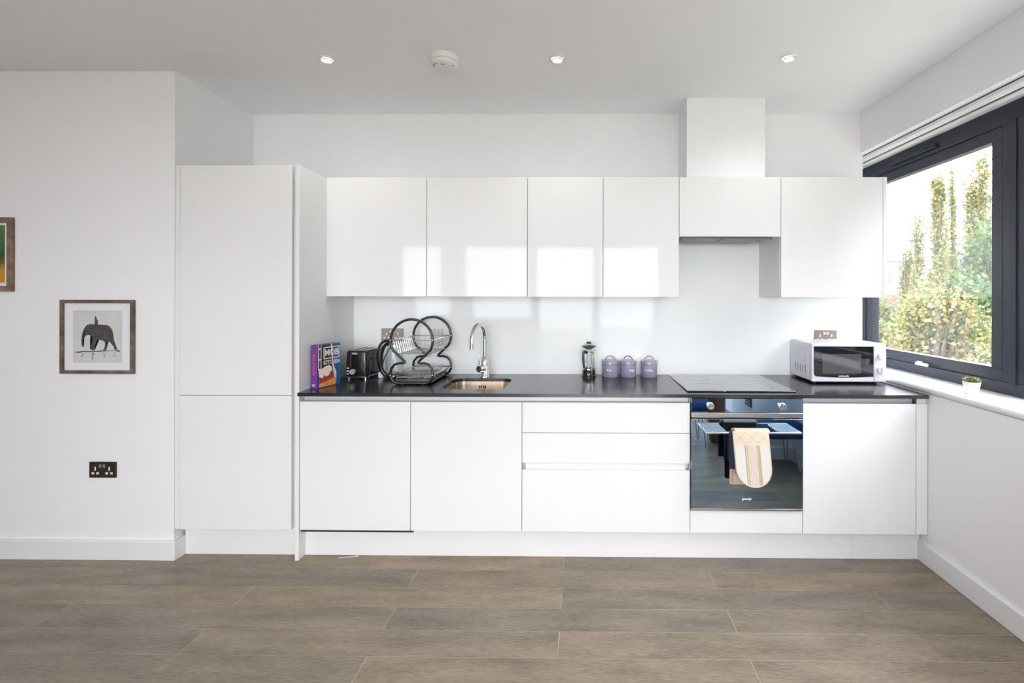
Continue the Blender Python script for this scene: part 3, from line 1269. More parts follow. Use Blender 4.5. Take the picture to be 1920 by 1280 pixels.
# quilting seams on the cuff
bm = BM()
seam = mat('quilt_seam', '#c5b59e', 0.9)
for k in range(-2, 5):
    for sgn in (1, -1):
        pp = []
        for i in range(9):
            s = i / 8
            z = 0.680 + 0.060 * s
            x = gcx - 0.088 + 0.176 * (k / 3.0 + sgn * (s - 0.5) * 0.36 + 0.17)
            if gcx - 0.088 <= x <= gcx + 0.088:
                X, Y, Z = glove_pt((x, z), yg - 0.0002)
                pp.append((X, Y, Z))
        if len(pp) > 1:
            tube(bm, pp, 0.0009, 5)
part('quilting', bm, seam, fr_)
bm = BM()
hem = [Vector(glove_pt(p, yg - 0.0005)) for p in glove_outline(gcx, 0.177, 0.463, 0.675)]
tube(bm, hem, 0.0022, 6)
part('hem', bm, cream, fr_)
bm = BM()
box(bm, GX0 + 0.010, GX0 + 0.018, 2.352, 2.354, 0.525, 0.545)
part('care_tag', bm, mat('grey_tag', '#8f8a80', 0.8), gl)

# ------------------------------------------------------------------ sockets


def socket(x0, x1, z0, z1, y, label, plate, inserts, facing='-Y', x=None):
    cx, cz = (x0 + x1) / 2, (z0 + z1) / 2
    t = thing('wall_socket', label, 'socket', (cx, y, z0) if facing == '-Y' else (x, cx, z0), 0 if facing == '-Y' else -PI / 2, 'double wall sockets')
    w, hh = x1 - x0, z1 - z0
    bm = BM()
    box(bm, -w / 2, w / 2, -0.008, 0, 0, hh, 0.002)
    part('plate', bm, plate, t, local=True)
    for s in (-1, 1):
        o = s * w * 0.26
        bm = BM()
        box(bm, o - 0.004, o + 0.004, -0.0095, -0.0075, hh * 0.46, hh * 0.70, 0.001)
        box(bm, o - 0.020, o - 0.006, -0.0092, -0.0075, hh * 0.22, hh * 0.36, 0.001)
        box(bm, o + 0.006, o + 0.020, -0.0092, -0.0075, hh * 0.22, hh * 0.36, 0.001)
        part('socket_face', bm, inserts, t, local=True)
        bm = BM()
        box(bm, s * 0.010 - 0.006, s * 0.010 + 0.006, -0.011, -0.0075, hh * 0.66, hh * 0.86, 0.001)
        part('rocker_switch', bm, inserts if plate is not BRONZE else mat('grey_switch', '#8a857e', 0.4), t, local=True)
    return t


INS = mat('white_socket_insert', (0.75, 0.72, 0.68), 0.4)
SSP = mat('satin_steel_plate', '#8d847c', 0.35, 0.6, var=0.04)
socket(-2.658, -2.512, 0.441, 0.526, YL, 'dark bronze double socket low on the picture wall', BRONZE, INS)
socket(-1.330, -1.184, 1.124, 1.210, YK - 0.0087, 'satin steel double socket behind the dish rack', SSP, INS)
socket(1.540, 1.686, 1.120, 1.206, YK - 0.0087, 'satin steel double socket above the microwave', SSP, INS)
socket(0.62, 0.766, 0.43, 0.515, 0, 'dark double socket on the pier mirrored in the oven', BRONZE, INS, 'X', 1.53)

# ------------------------------------------------------------------ pictures on the left wall
wood = mat('weathered_wood', '#7d6e60', 0.7, var=0.35, scale=18, stretch=(1, 1, 1), bump=0.5, bscale=120, col2='#4b4136')
wood2 = mat('brown_barn_wood', '#957b6a', 0.7, var=0.3, scale=22, bump=0.5, bscale=120, col2='#6b5346')


def picture(x0, x1, z0, z1, label, wm, face, dep):
    t = thing('picture_frame', label, 'picture', ((x0 + x1) / 2, YL, z0), 0, 'framed pictures on the left wall')
    y0, y1 = YL - dep, YL - 0.001
    for nm, (a, b, c, d) in (('rail', (x0, x1, z1 - face, z1)), ('rail', (x0, x1, z0, z0 + face)),
                             ('stile', (x0, x0 + face, z0 + face, z1 - face)), ('stile', (x1 - face, x1, z0 + face, z1 - face))):
        bm = BM()
        box(bm, a, b, y0, y1, c, d, 0.002)
        part(nm, bm, wm, t)
    bm = BM()
    box(bm, x0 + face, x1 - face, y1 - 0.005, y1, z0 + face, z1 - face)
    mt = part('mount', bm, mat('picture_mount', (0.78, 0.785, 0.82), 0.6, var=0.01), t)
    return t, mt, y1 - 0.005


t, mt, yp = picture(-2.813, -2.411, 1.003, 1.402, 'square wooden frame with a black elephant and rider print', wood, 0.0185, 0.016)


def ex(px, pz):
    return (-2.806 + (px - 110) * 0.0003735, 1.402 - (pz - 103) * 0.0003782)


bm = BM()
p0, p1 = ex(268, 1000), ex(985, 255)
box(bm, p0[0], p1[0], yp - 0.0005, yp + 0.0001, p0[1], p1[1])
pr_ = part('print', bm, mat('print_paper', (0.60, 0.61, 0.60), 0.6, var=0.05, scale=8), mt)
ink = mat('charcoal_ink', '#3c383c', 0.7, var=0.5, scale=60, col2='#575156')
ink2 = mat('diluted_ink', '#9a9894', 0.7, var=0.15, scale=90)
eleph = [(412, 775), (393, 760), (388, 700), (392, 640), (402, 580), (420, 530), (445, 490), (470, 462), (510, 450), (560, 450), (582, 455),
         (640, 462), (700, 458), (750, 460), (790, 475), (820, 505), (845, 550), (855, 600), (862, 660), (880, 720), (900, 770), (915, 810),
         (870, 815), (868, 780), (845, 730), (815, 695), (795, 690), (780, 730), (765, 780), (755, 815), (735, 825), (705, 820), (725, 790),
         (735, 740), (735, 690), (700, 685), (650, 670), (625, 670), (605, 710), (590, 760), (590, 815), (560, 830), (545, 815), (515, 805),
         (525, 760), (540, 710), (548, 660), (540, 630), (520, 610), (490, 605), (455, 612), (435, 640), (418, 655), (410, 700), (415, 750), (425, 770)]
rider = [(580, 462), (585, 430), (598, 400), (600, 375), (588, 355), (590, 335), (602, 340), (612, 375), (628, 395), (632, 425), (628, 450), (622, 470)]
ground = [(275, 852), (390, 835), (560, 835), (700, 825), (800, 828), (920, 820), (960, 832), (940, 845), (880, 830), (720, 838), (560, 850), (420, 850), (350, 862)]
for nm, poly, m in (('elephant', eleph, ink), ('rider', rider, ink), ('ground_line', ground, ink)):
    bm = BM()
    q = [ex(*p) for p in poly]
    d0 = yp - 0.0009 - (0.0002 if nm != 'elephant' else 0)
    prism(bm, q, lambda p: (p[0], d0, p[1]), lambda p: (p[0], yp - 0.0004, p[1]))
    part(nm, bm, m, pr_)
for (a, b, c, d) in ((395, 872, 432, 886), (388, 892, 412, 918), (535, 858, 578, 880), (540, 880, 570, 900), (545, 905, 562, 960), (700, 866, 742, 880), (710, 888, 738, 896), (715, 902, 738, 918), (858, 858, 888, 868), (850, 885, 882, 905)):
    q0, q1 = ex(a, d), ex(c, b)
    bm = BM()
    box(bm, q0[0], q1[0], yp - 0.0009, yp - 0.0004, q0[1], q1[1])
    part('water_mark', bm, ink2, pr_)

t, mt, yp = picture(-3.49, -3.073, 1.446, 1.847, 'brown wooden frame with green and orange painting at the picture edge', wood2, 0.030, 0.016)
lm = bpy.data.materials.new('landscape_painting')
lm.use_nodes = True
tt = lm.node_tree
bs = tt.nodes['Principled BSDF']
tcn = tt.nodes.new('ShaderNodeTexCoord')
sep = tt.nodes.new('ShaderNodeSeparateXYZ')
nn = tt.nodes.new('ShaderNodeTexNoise')
nn.inputs['Scale'].default_value = 22
mth = tt.nodes.new('ShaderNodeMath')
mth.operation = 'MULTIPLY_ADD'
mth.inputs[1].default_value = 0.25
rpp = tt.nodes.new('ShaderNodeValToRGB')
els = rpp.color_ramp.elements
els[0].position = 0.1
els[0].color = (*lin('#c98a1e'), 1)
els[1].position = 0.95
els[1].color = (*lin('#4f7a45'), 1)
for ps, cc in ((0.24, '#c98f2c'), (0.32, '#6f6334'), (0.45, '#3b4d2c'), (0.7, '#46673a')):
    e_ = els.new(ps)
    e_.color = (*lin(cc), 1)
tt.links.new(tcn.outputs['Generated'], sep.inputs[0])
tt.links.new(tcn.outputs['Object'], nn.inputs['Vector'])
tt.links.new(nn.outputs['Fac'], mth.inputs[0])
sb_ = tt.nodes.new('ShaderNodeMath')
sb_.operation = 'SUBTRACT'
sb_.inputs[1].default_value = 0.12
tt.links.new(sep.outputs['Z'], sb_.inputs[0])
tt.links.new(sb_.outputs[0], mth.inputs[2])
tt.links.new(mth.outputs[0], rpp.inputs['Fac'])
tt.links.new(rpp.outputs['Color'], bs.inputs['Base Color'])
bs.inputs['Roughness'].default_value = 0.6
bm = BM()
box(bm, -3.445, -3.122, yp - 0.001, yp + 0.0001, 1.494, 1.805)
part('painting', bm, lm, mt)

# ------------------------------------------------------------------ ceiling fittings
LENS = mat('lamp_lens', (0.9, 0.9, 0.88), 0.4, emit=(1.0, 0.97, 0.92), estr=14.0)


def downlight(x, y, label, tilt, watts=2.0):
    t = thing('ceiling_light', label, 'ceiling light', (x, y, ZC - 0.006), 0, 'recessed ceiling lights')
    bm = BM()
    lathe(bm, [(0.041, 0.006), (0.042, 0.002), (0.040, 0.0), (0.033, -0.001), (0.030, 0.003), (0.030, 0.0055)], seg=32)
    part('bezel', bm, WHT2, t, local=True)
    R = Matrix.Rotation(tilt[1], 4, 'Y') @ Matrix.Rotation(tilt[0], 4, 'X')
    bm = BM()
    lathe(bm, [(0.0, -0.006), (0.0225, -0.006), (0.0225, -0.003), (0, -0.003)], seg=28)
    bmesh.ops.transform(bm, matrix=R, verts=bm.verts)
    part('lens', bm, LENS, t, local=True)
    bm = BM()
    lathe(bm, [(0.0225, -0.0055), (0.0285, -0.004), (0.0285, 0.004), (0.0225, 0.004)], seg=28)
    bmesh.ops.transform(bm, matrix=R, verts=bm.verts)
    part('inner_ring', bm, WHT2, t, local=True)
    l = bpy.data.lights.new('ceiling_lamp', 'SPOT')
    l.energy = watts
    l.color = (1.0, 0.98, 0.95)
    l.spot_size = math.radians(140)
    l.spot_blend = 0.8
    l.shadow_soft_size = 0.03
    o = bpy.data.objects.new('ceiling_lamp', l)
    COL.objects.link(o)
    o.parent = t
    o.location = (0, 0, -0.02)
    return t


downlight(-1.309, 2.345, 'lit recessed ceiling light above the larder cabinet', (0.06, 0.10))
downlight(-0.125, 2.350, 'lit recessed ceiling light beside the smoke alarm', (0.06, 0.0))
downlight(1.051, 2.345, 'lit recessed ceiling light nearest the window', (0.06, -0.10))
for yy, nm, wa, wb, wc in ((1.0, 'second row', 1.5, 1, 6), (-0.6, 'third row', 2, 6, 12)):  # rows added out of view to brighten the room
    downlight(-1.309, yy, 'added unseen ceiling light above the viewer, %s, larder side' % nm, (0, 0), wa)
    downlight(-0.125, yy, 'added unseen ceiling light above the viewer, %s, middle' % nm, (0, 0), wb)
    downlight(1.051, yy, 'added unseen ceiling light above the viewer, %s, window side' % nm, (0, 0), wc)

t = thing('smoke_alarm', 'round white smoke alarm on the ceiling', 'smoke alarm', (-0.698, 2.335, ZC - 0.052))
bm = BM()
lathe(bm, [(0, 0.0), (0.050, 0.0), (0.060, 0.004), (0.066, 0.013), (0.0665, 0.022)], (0, 0, 0), 40)
part('cover', bm, WHT2, t, local=True)
bm = BM()
lathe(bm, [(0.064, 0.0225), (0.0705, 0.0245), (0.0715, 0.040), (0.0715, 0.0515), (0, 0.0515)], (0, 0, 0), 40)
part('base', bm, WHT2, t, local=True)
bm = BM()
for k in range(5):
    box(bm, -0.008 + 0.004 * k - 0.0011, -0.008 + 0.004 * k + 0.0011, -0.040, -0.030, -0.0006, 0.0004)
part('sounder_slots', bm, DGREY, t, local=True)
for a in (3.5, 3.8, 4.1, 5.9):
    x, y = 0.052 * math.cos(a), 0.052 * math.sin(a)
    bm = BM()
    box(bm, x - 0.005, x + 0.005, y - 0.0013, y + 0.0013, -0.0004, 0.004)
    part('vent_slot', bm, DGREY, t, local=True)

# ------------------------------------------------------------------ things on the worktop
# cookery book
t = thing('cookery_book', 'upright cookery book with purple spine and blue burger cover', 'book', (-1.4705, 2.5445, ZT), -math.radians(16.9))
BT, BW, BH = 0.042, 0.165, 0.243
purple = mat('purple_cover', '#6d3a96', 0.35, var=0.04)
bm = BM()
box(bm, -BT + 0.004, -0.004, 0.005, BW - 0.004, 0.003, BH - 0.003)
part('pages', bm, mat('book_paper', '#e8e2d6', 0.8, stretch=(400, 1, 1)), t, local=True)
bm = BM()
prof = [(-BT, 0.010), (-BT, 0.002), (-BT * 0.75, -0.001), (-BT * 0.5, -0.002), (-BT * 0.25, -0.001), (0, 0.002), (0, 0.010), (-0.004, 0.0045), (-BT * 0.5, 0.002), (-BT + 0.004, 0.0045)]
prism(bm, prof, lambda p: (p[0], p[1], 0), lambda p: (p[0], p[1], BH))
spn = part('spine', bm, purple, t, local=True)
bm = BM()
box(bm, -BT, -BT + 0.0035, 0.004, BW, 0, BH, 0.0008, 1)
part('back_cover', bm, purple, t, local=True)
bm = BM()
box(bm, -0.0035, 0, 0.004, BW, 0, BH, 0.0008, 1)
cov = part('front_cover', bm, mat('blue_cover', '#1f5f9e', 0.3, var=0.05), t, local=True)
ZY = Matrix(((0, 0, 1, 0), (1, 0, 0, 0), (0, 1, 0, 0), (0, 0, 0, 1)))      # text X->+Y, Y->+Z, normal->+X


def cover_shape(name, poly, m, d):
    bm = BM()
    q = [(0.005 + u * (BW - 0.006), BH * (1 - v)) for u, v in poly]
    prism(bm, q, lambda p: (d, p[0], p[1]), lambda p: (0.00002, p[0], p[1]))
    return part(name, bm, m, cov, local=True)


cover_shape('printed_wall', [(0, 0), (0.62, 0), (0.62, 0.6), (0, 0.6)], mat('print_dark_grey', '#352f33', 0.35, var=0.3, scale=60), 0.0003)
pw = mat('print_white', '#e9e6e2', 0.4)
for a, b in ((0.02, 0.05), (0.13, 0.16)):
    cover_shape('printed_stripe', [(a, 0.01), (b, 0.01), (b, 0.58), (a, 0.58)], pw, 0.0004)
for (a, b, c, d) in ((0.02, 0.16, 0.085, 0.115), (0.02, 0.16, 0.33, 0.36)):
    cover_shape('printed_stripe', [(a, c), (b, c), (b, d), (a, d)], pw, 0.0004)
cover_shape('printed_cheese_string', [(0.56, 0.0), (0.63, 0.02), (0.655, 0.15), (0.665, 0.40), (0.72, 0.55), (0.82, 0.68), (0.82, 0.84), (0.75, 0.86), (0.68, 0.62), (0.62, 0.38), (0.60, 0.15)], mat('print_cream', '#f0dcc0', 0.4, var=0.08, scale=60), 0.0005)
cover_shape('printed_filling', [(0.06, 0.70), (0.64, 0.60), (0.68, 0.85), (0.06, 0.92)], mat('print_red', '#a8402c', 0.4, var=0.4, scale=90), 0.0006)
cover_shape('printed_bun', [(0.04, 0.55), (0.18, 0.56), (0.32, 0.52), (0.52, 0.50), (0.62, 0.56), (0.63, 0.64), (0.54, 0.66), (0.50, 0.73), (0.44, 0.70), (0.36, 0.76), (0.28, 0.71), (0.22, 0.78), (0.12, 0.76), (0.06, 0.74)], mat('print_bread', '#f2e2cf', 0.4, var=0.06, scale=60), 0.0007)
cover_shape('printed_bread', [(0.06, 0.90), (0.4, 0.87), (0.78, 0.80), (0.83, 0.90), (0.76, 0.985), (0.06, 0.985)], mat('print_orange', '#dc9c5a', 0.4, var=0.2, scale=40), 0.0008)
bm = BM()
y0, y1, z0, z1 = 0.005 + 0.25 * (BW - 0.006), 0.005 + 0.96 * (BW - 0.006), BH * (1 - 0.345), BH * (1 - 0.065)
w = 0.005
for a, b, c, d in ((y0, y1, z1 - w, z1), (y0, y1, z0, z0 + w), (y0, y0 + w, z0, z1), (y1 - w, y1, z0, z1)):
    box(bm, 0.0001, 0.0009, a, b, c, d)
part('title_box', bm, pw, cov, local=True)
text_mesh('MOB', 0.05, Matrix.Translation((0.001, (y0 + y1) / 2, (z0 + z1) / 2 - 0.001)) @ ZY, pw, 'title', cov, bold=0.0012, width=0.096)
text_mesh('KITCHEN', 0.033, Matrix.Translation((0.001, (y0 + y1) / 2 + 0.001, BH * (1 - 0.435))) @ ZY, pw, 'title', cov, bold=0.0006, width=0.113)
SPM = Matrix(((0, 1, 0, 0), (0, 0, -1, 0), (-1, 0, 0, 0), (0, 0, 0, 1)))     # text runs down the spine, facing -Y
text_mesh('MOB KITCHEN', 0.021, Matrix.Translation((-BT / 2, -0.0022, BH * 0.55)) @ SPM, mat('print_pink', '#d0606c', 0.4), 'spine_title', spn, bold=0.0006, width=0.115)
bm = BM()
box(bm, -BT * 0.75, -BT * 0.25, -0.0024, -0.0015, 0.012, 0.026)
part('spine_mark', bm, mat('print_lilac', '#c9a4dc', 0.4), spn, local=True)

# toaster
t = thing('toaster', 'black two slice toaster with chrome base between book and kettle', 'toaster', (-1.396, 2.832, ZT), -math.radians(4))
TW, TL, THT = 0.136, 0.205, 0.178
bm = BM()
r = bmesh.ops.create_cube(bm, size=1.0, matrix=Matrix.Translation((0, TL / 2, 0.018 + (THT - 0.018) / 2)) @ Matrix.Diagonal((TW, TL, THT - 0.018, 1)))
for v in bm.verts:
    if v.co.z > 0.1:
        v.co.x *= 0.93
        v.co.y = TL / 2 + (v.co.y - TL / 2) * 0.955
bmesh.ops.bevel(bm, geom=list(bm.edges), offset=0.012, segments=3, affect='EDGES', profile=0.5)
part('body', bm, BLK, t, local=True, sharp=40)
bm = BM()
box(bm, -TW / 2 + 0.016, TW / 2 - 0.016, 0.022, TL - 0.022, THT - 0.001, THT + 0.002, 0.001)
tp = part('top_plate', bm, STEEL, t, local=True)
for s in (-1, 1):
    bm = BM()
    box(bm, s * 0.023 - 0.011, s * 0.023 + 0.011, 0.034, TL - 0.034, THT + 0.0012, THT + 0.0026)
    part('slot', bm, BLACKG, tp, local=True)
bm = BM()
box(bm, -TW / 2 + 0.002, TW / 2 - 0.002, 0.001, TL - 0.001, 0.012, 0.0185, 0.003)
part('base_strip', bm, CHROME, t, local=True)
for sx in (-1, 1):
    for yy in (0.02, TL - 0.02):
        bm = BM()
        cyl(bm, (sx * (TW / 2 - 0.014), yy, 0), (sx * (TW / 2 - 0.014), yy, 0.013), 0.007, seg=12)
        part('foot', bm, STEEL, t, local=True)
bm = BM()
for dx in (-0.036, 0.036):
    cyl(bm, (dx, 0.0065, 0.07), (dx, 0.0075, 0.155), 0.006, seg=10)
part('front_ribs', bm, BLK, t, local=True)
bm = BM()
box(bm, -0.026, 0.010, 0.0010, 0.006, 0.155, 0.166, 0.001)
part('badge', bm, mat('silver_badge', (0.7, 0.7, 0.7), 0.3, 0.5), t, local=True)
for k in range(3):
    bm = BM()
    box(bm, -0.057, -0.042, -0.003, 0.003, 0.030 + k * 0.0175, 0.0395 + k * 0.0175, 0.002)
    part('button', bm, mat('button_white', (0.75, 0.75, 0.78), 0.35), t, local=True)
bm = BM()
lathe(bm, [(0, 0.014), (0.0145, 0.014), (0.0165, 0.010), (0.0165, -0.002)], (-0.017, 0.0, 0.048), 24, 'Y')
part('dial', bm, mat('dial_silver', (0.68, 0.70, 0.75), 0.3, 0.4), t, local=True)
bm = BM()
box(bm, 0.004, 0.020, -0.012, 0.004, 0.118, 0.128, 0.003)
part('lever', bm, BLK, t, local=True)

# toaster flex looping in front of its side
bm = BM()
tube(bm, smooth_path([(-1.320, 2.85, ZT + 0.006), (-1.318, 2.865, ZT + 0.07), (-1.312, 2.90, ZT + 0.125), (-1.302, 2.945, ZT + 0.10), (-1.292, 2.965, ZT + 0.05), (-1.288, 2.975, ZT + 0.075),
                      (-1.280, 2.985, ZT + 0.12), (-1.27, 3.01, ZT + 0.155), (-1.262, 3.040, ZT + 0.19), (-1.262, 3.044, ZT + 0.235)], 6), 0.0032, 8)
single('power_flex', bm, BLKR, 'black power flex looping beside the toaster', 'cable')
t = thing('power_plug', 'small white plug lying between toaster and kettle', 'plug', (-1.262, 2.90, ZT))
bm = BM()
box(bm, -0.016, 0.016, -0.02, 0.02, 0, 0.04, 0.006)
part('body', bm, WHT, t, local=True)
bm = BM()
lathe(bm, [(0.008, 0.039), (0.006, 0.055), (0.0035, 0.075), (0, 0.076)], seg=14)
part('flex_sleeve', bm, WHT, t, local=True)

# kettle
KX, KY = -1.182, 2.905
t = thing('kettle', 'glass kettle with thick black handle behind the dish rack', 'kettle', (KX, KY, ZT))
bm = BM()
lathe(bm, [(0, 0.0), (0.054, 0.0), (0.056, 0.006), (0.055, 0.024), (0.052, 0.030), (0, 0.030)], seg=36)
part('base', bm, BLK, t, local=True)
bm = BM()
lathe(bm, [(0.051, 0.030), (0.054, 0.045), (0.053, 0.10), (0.048, 0.17), (0.044, 0.205), (0.0425, 0.205), (0.0465, 0.17), (0.0515, 0.10), (0.0525, 0.045), (0.0495, 0.031)], seg=36)
part('jug', bm, CLEAR, t, local=True)
bm = BM()
lathe(bm, [(0.045, 0.203), (0.045, 0.212), (0.038, 0.220), (0.012, 0.225), (0, 0.225)], seg=36)
part('lid', bm, mat('kettle_lid_steel', (0.7, 0.7, 0.7), 0.2, 1.0), t, local=True)
bm = BM()
hp = smooth_path([(-0.020, -0.01, 0.218), (-0.040, -0.018, 0.228), (-0.064, -0.026, 0.210), (-0.080, -0.03, 0.160), (-0.080, -0.03, 0.100), (-0.070, -0.026, 0.050), (-0.048, -0.02, 0.018)], 6)
tube(bm, hp, 0.014, 12, rr=[0.014 + 0.008 * math.sin(PI * min(1, i / (len(hp) - 1) * 1.3)) for i in range(len(hp))])
part('handle', bm, BLK, t, local=True)
bm = BM()
prism(bm, [(0.036, 0.203), (0.058, 0.200), (0.046, 0.165)], lambda p: (p[0], -0.014, p[1]), lambda p: (p[0], 0.014, p[1]))
part('spout', bm, CLEAR, t, local=True)

# dish rack
rack = thing('dish_rack', 'two tier dish rack with looped black ends and chrome wires', 'dish rack', (-0.985, 2.84, ZT))


def frame_path():
    pts = []
    r, zc = 0.1235, 1.166 - ZT
    a0 = math.radians(-28)
    for k in range(33):                       # from lower right round the top to lower left
        a = a0 + (PI - 2 * a0) * k / 32
        pts.append((r * math.cos(a), zc + r * math.sin(a)))
    pts.append((-0.066, 1.066 - ZT))
    pts.append((-0.043, 1.044 - ZT))
    pts.append((-0.036, 1.037 - ZT))
    pts.append((-0.050, 1.033 - ZT))
    low = [(-0.075, 1.033), (-0.100, 1.025), (-0.118, 1.003), (-0.1245, 0.975), (-0.1225, 0.950), (-0.110, 0.928), (-0.090, 0.916), (-0.065, 0.9160)]
    lw = [(x, z - ZT) for x, z in low]
    pts += lw
    pts.append((0.0, 0.9160 - ZT))
    pts += [(-x, z) for x, z in lw[::-1]]
    pts.append((0.050, 1.033 - ZT))
    pts.append((0.036, 1.037 - ZT))
    pts.append((0.043, 1.044 - ZT))
    pts.append((0.066, 1.066 - ZT))
    return pts


for yy, sx in ((-0.16, -0.006), (0.16, 0.010)):
    bm = BM()
    tube(bm, [(x + sx, yy, z) for x, z in frame_path()], 0.0076, 10, closed=True)
    fo = part('end_frame', bm, BLK, rack, local=True, sharp=60)
    bm = BM()
    for dx, z in ((-0.1235, 1.168 - ZT), (0.1235, 1.168 - ZT), (-0.1235, 0.962 - ZT), (0.1235, 0.962 - ZT)):
        ball(bm, (dx + sx, yy - 0.005, z), 0.0055, u=10, v=8)
    part('fixing_cap', bm, CHROME, fo, local=True)
# upper basket
bm = BM()
zt_, zb_ = 1.168 - ZT, 1.085 - ZT
tube(bm, [(-0.122, -0.158, zt_), (0.120, -0.158, zt_), (0.132, 0.158, zt_), (-0.112, 0.158, zt_)], 0.0026, 8, closed=True)
for k in range(11):
    f = (k + 0.5) / 11
    yy = -0.158 + 0.316 * f
    s = 0.010 * f
    tube(bm, [(-0.121 + s, yy, zt_), (-0.10 + s, yy, zb_), (0.10 + s, yy, zb_), (0.121 + s, yy, zt_)], 0.0011, 5)
for dx in (-0.09, -0.045, 0.0, 0.045, 0.09):
    tube(bm, [(dx, -0.157, zt_), (dx, -0.15, zb_), (dx + 0.01, 0.15, zb_), (dx + 0.01, 0.157, zt_)], 0.0011, 5)
for k in range(7):
    yy = 0.02 + k * 0.018
    for dx in (0.04, 0.085):
        tube(bm, [(dx, yy, zb_), (dx, yy, zt_ + 0.05), (dx + 0.004, yy + 0.008, zt_ + 0.05), (dx + 0.004, yy + 0.009, zb_)], 0.001, 5)
part('upper_basket', bm, CHROME, rack, local=True)
# pale plate of the upper shelf
bm = BM()
box(bm, -0.118, -0.095, -0.155, 0.155, zt_ - 0.006, zt_ - 0.003)
box(bm, 0.098, 0.121, -0.155, 0.155, zt_ - 0.006, zt_ - 0.003)
part('shelf_rail', bm, STEEL, rack, local=True)
# lower grid
bm = BM()
zt_, zb_ = 0.968 - ZT, 0.946 - ZT
tube(bm, [(-0.120, -0.158, zt_), (0.118, -0.158, zt_), (0.128, 0.158, zt_), (-0.110, 0.158, zt_)], 0.0030, 8, closed=True)
for k in range(17):
    f = (k + 0.5) / 17
    yy = -0.155 + 0.31 * f
    s = 0.009 * f
    tube(bm, [(-0.118 + s, yy, zt_), (-0.10 + s, yy, zb_), (0.10 + s, yy + 0.004, zb_), (0.118 + s, yy + 0.004, zt_)], 0.0015, 5)
    if k % 2 == 0:
        for dx in (-0.05, 0.02, 0.07):
            tube(bm, [(dx - 0.008, yy, zb_), (dx + 0.012, yy + 0.01, zb_ + 0.045), (dx + 0.020, yy + 0.008, zb_)], 0.0011, 5)
for dx in (-0.07, 0.0, 0.07):
    tube(bm, [(dx, -0.156, zb_), (dx + 0.008, 0.156, zb_)], 0.0018, 5)
part('lower_grid', bm, CHROME, rack, local=True)
bm = BM()
box(bm, -0.108, 0.108, -0.150, 0.150, 0.008, 0.014, 0.002)
box(bm, -0.108, -0.104, -0.150, 0.150, 0.014, 0.030)
box(bm, 0.104, 0.108, -0.150, 0.150, 0.014, 0.030)
box(bm, -0.104, 0.104, -0.150, -0.146, 0.014, 0.030)
box(bm, -0.104, 0.104, 0.146, 0.150, 0.014, 0.030)
part('drip_tray', bm, BLK, rack, local=True)
for sx in (-0.06, 0.06):
    for yy in (-0.162, 0.162):
        bm = BM()
        cyl(bm, (sx, yy, 0), (sx, yy, 0.003), 0.008, seg=12)
        part('foot', bm, BLKR, rack, local=True)

# french press
t = thing('french_press', 'black and glass french press beside the tea canister', 'coffee press', (0.050, 2.985, ZT))
bm = BM()
lathe(bm, [(0, 0.0), (0.047, 0.0), (0.047, 0.006), (0.042, 0.010), (0.041, 0.040), (0.039, 0.042), (0.039, 0.012), (0, 0.010)], seg=32)
part('base', bm, BLK, t, local=True)
bm = BM()
lathe(bm, [(0, 0.013), (0.036, 0.014), (0.0375, 0.02), (0.0375, 0.165), (0.040, 0.172), (0.0385, 0.172), (0.036, 0.165), (0.036, 0.02), (0, 0.016)], seg=32)
part('beaker', bm, CLEAR, t, local=True)
bm = BM()
for z in (0.046, 0.150):
    lathe(bm, [(0.0378, z), (0.0395, z), (0.0395, z + 0.005), (0.0378, z + 0.005), (0.0378, z)], seg=32)
for a in (0.6, 2.2, 3.7, 5.2):
    x, y = 0.0385 * math.cos(a), 0.0385 * math.sin(a)
    cyl(bm, (x, y, 0.03), (x, y, 0.155), 0.0022, seg=6)
part('metal_frame', bm, CHROME, t, local=True)
bm = BM()
lathe(bm, [(0, 0.178), (0.018, 0.176), (0.034, 0.186), (0.046, 0.192), (0.046, 0.196), (0.034, 0.200), (0.010, 0.202), (0, 0.202)], seg=32)
part('lid', bm, mat('press_lid', (0.03, 0.032, 0.036), 0.25), t, local=True)
bm = BM()
cyl(bm, (0, 0, 0.03), (0, 0, 0.212), 0.0025, seg=8)
lathe(bm, [(0, 0.026), (0.034, 0.026), (0.034, 0.031), (0, 0.031)], seg=28)
pl = part('plunger', bm, CHROME, t, local=True)
bm = BM()
lathe(bm, [(0, 0.212), (0.006, 0.210), (0.017, 0.213), (0.017, 0.220), (0.010, 0.224), (0, 0.224)], seg=20)
part('plunger_knob', bm, BLK, pl, local=True)
bm = BM()
tube(bm, smooth_path([(-0.010, -0.037, 0.158), (-0.030, -0.043, 0.162), (-0.037, -0.046, 0.140), (-0.036, -0.046, 0.105), (-0.029, -0.044, 0.062)], 6), 0.0075, 10)
part('handle', bm, BLK, t, local=True)

# canisters
LIL = mat('lilac_grey_enamel', '#9b9ab0', 0.28, var=0.02, coat=0.3)
WIRE = mat('canister_wire', (0.16, 0.155, 0.14), 0.4, 0.6)


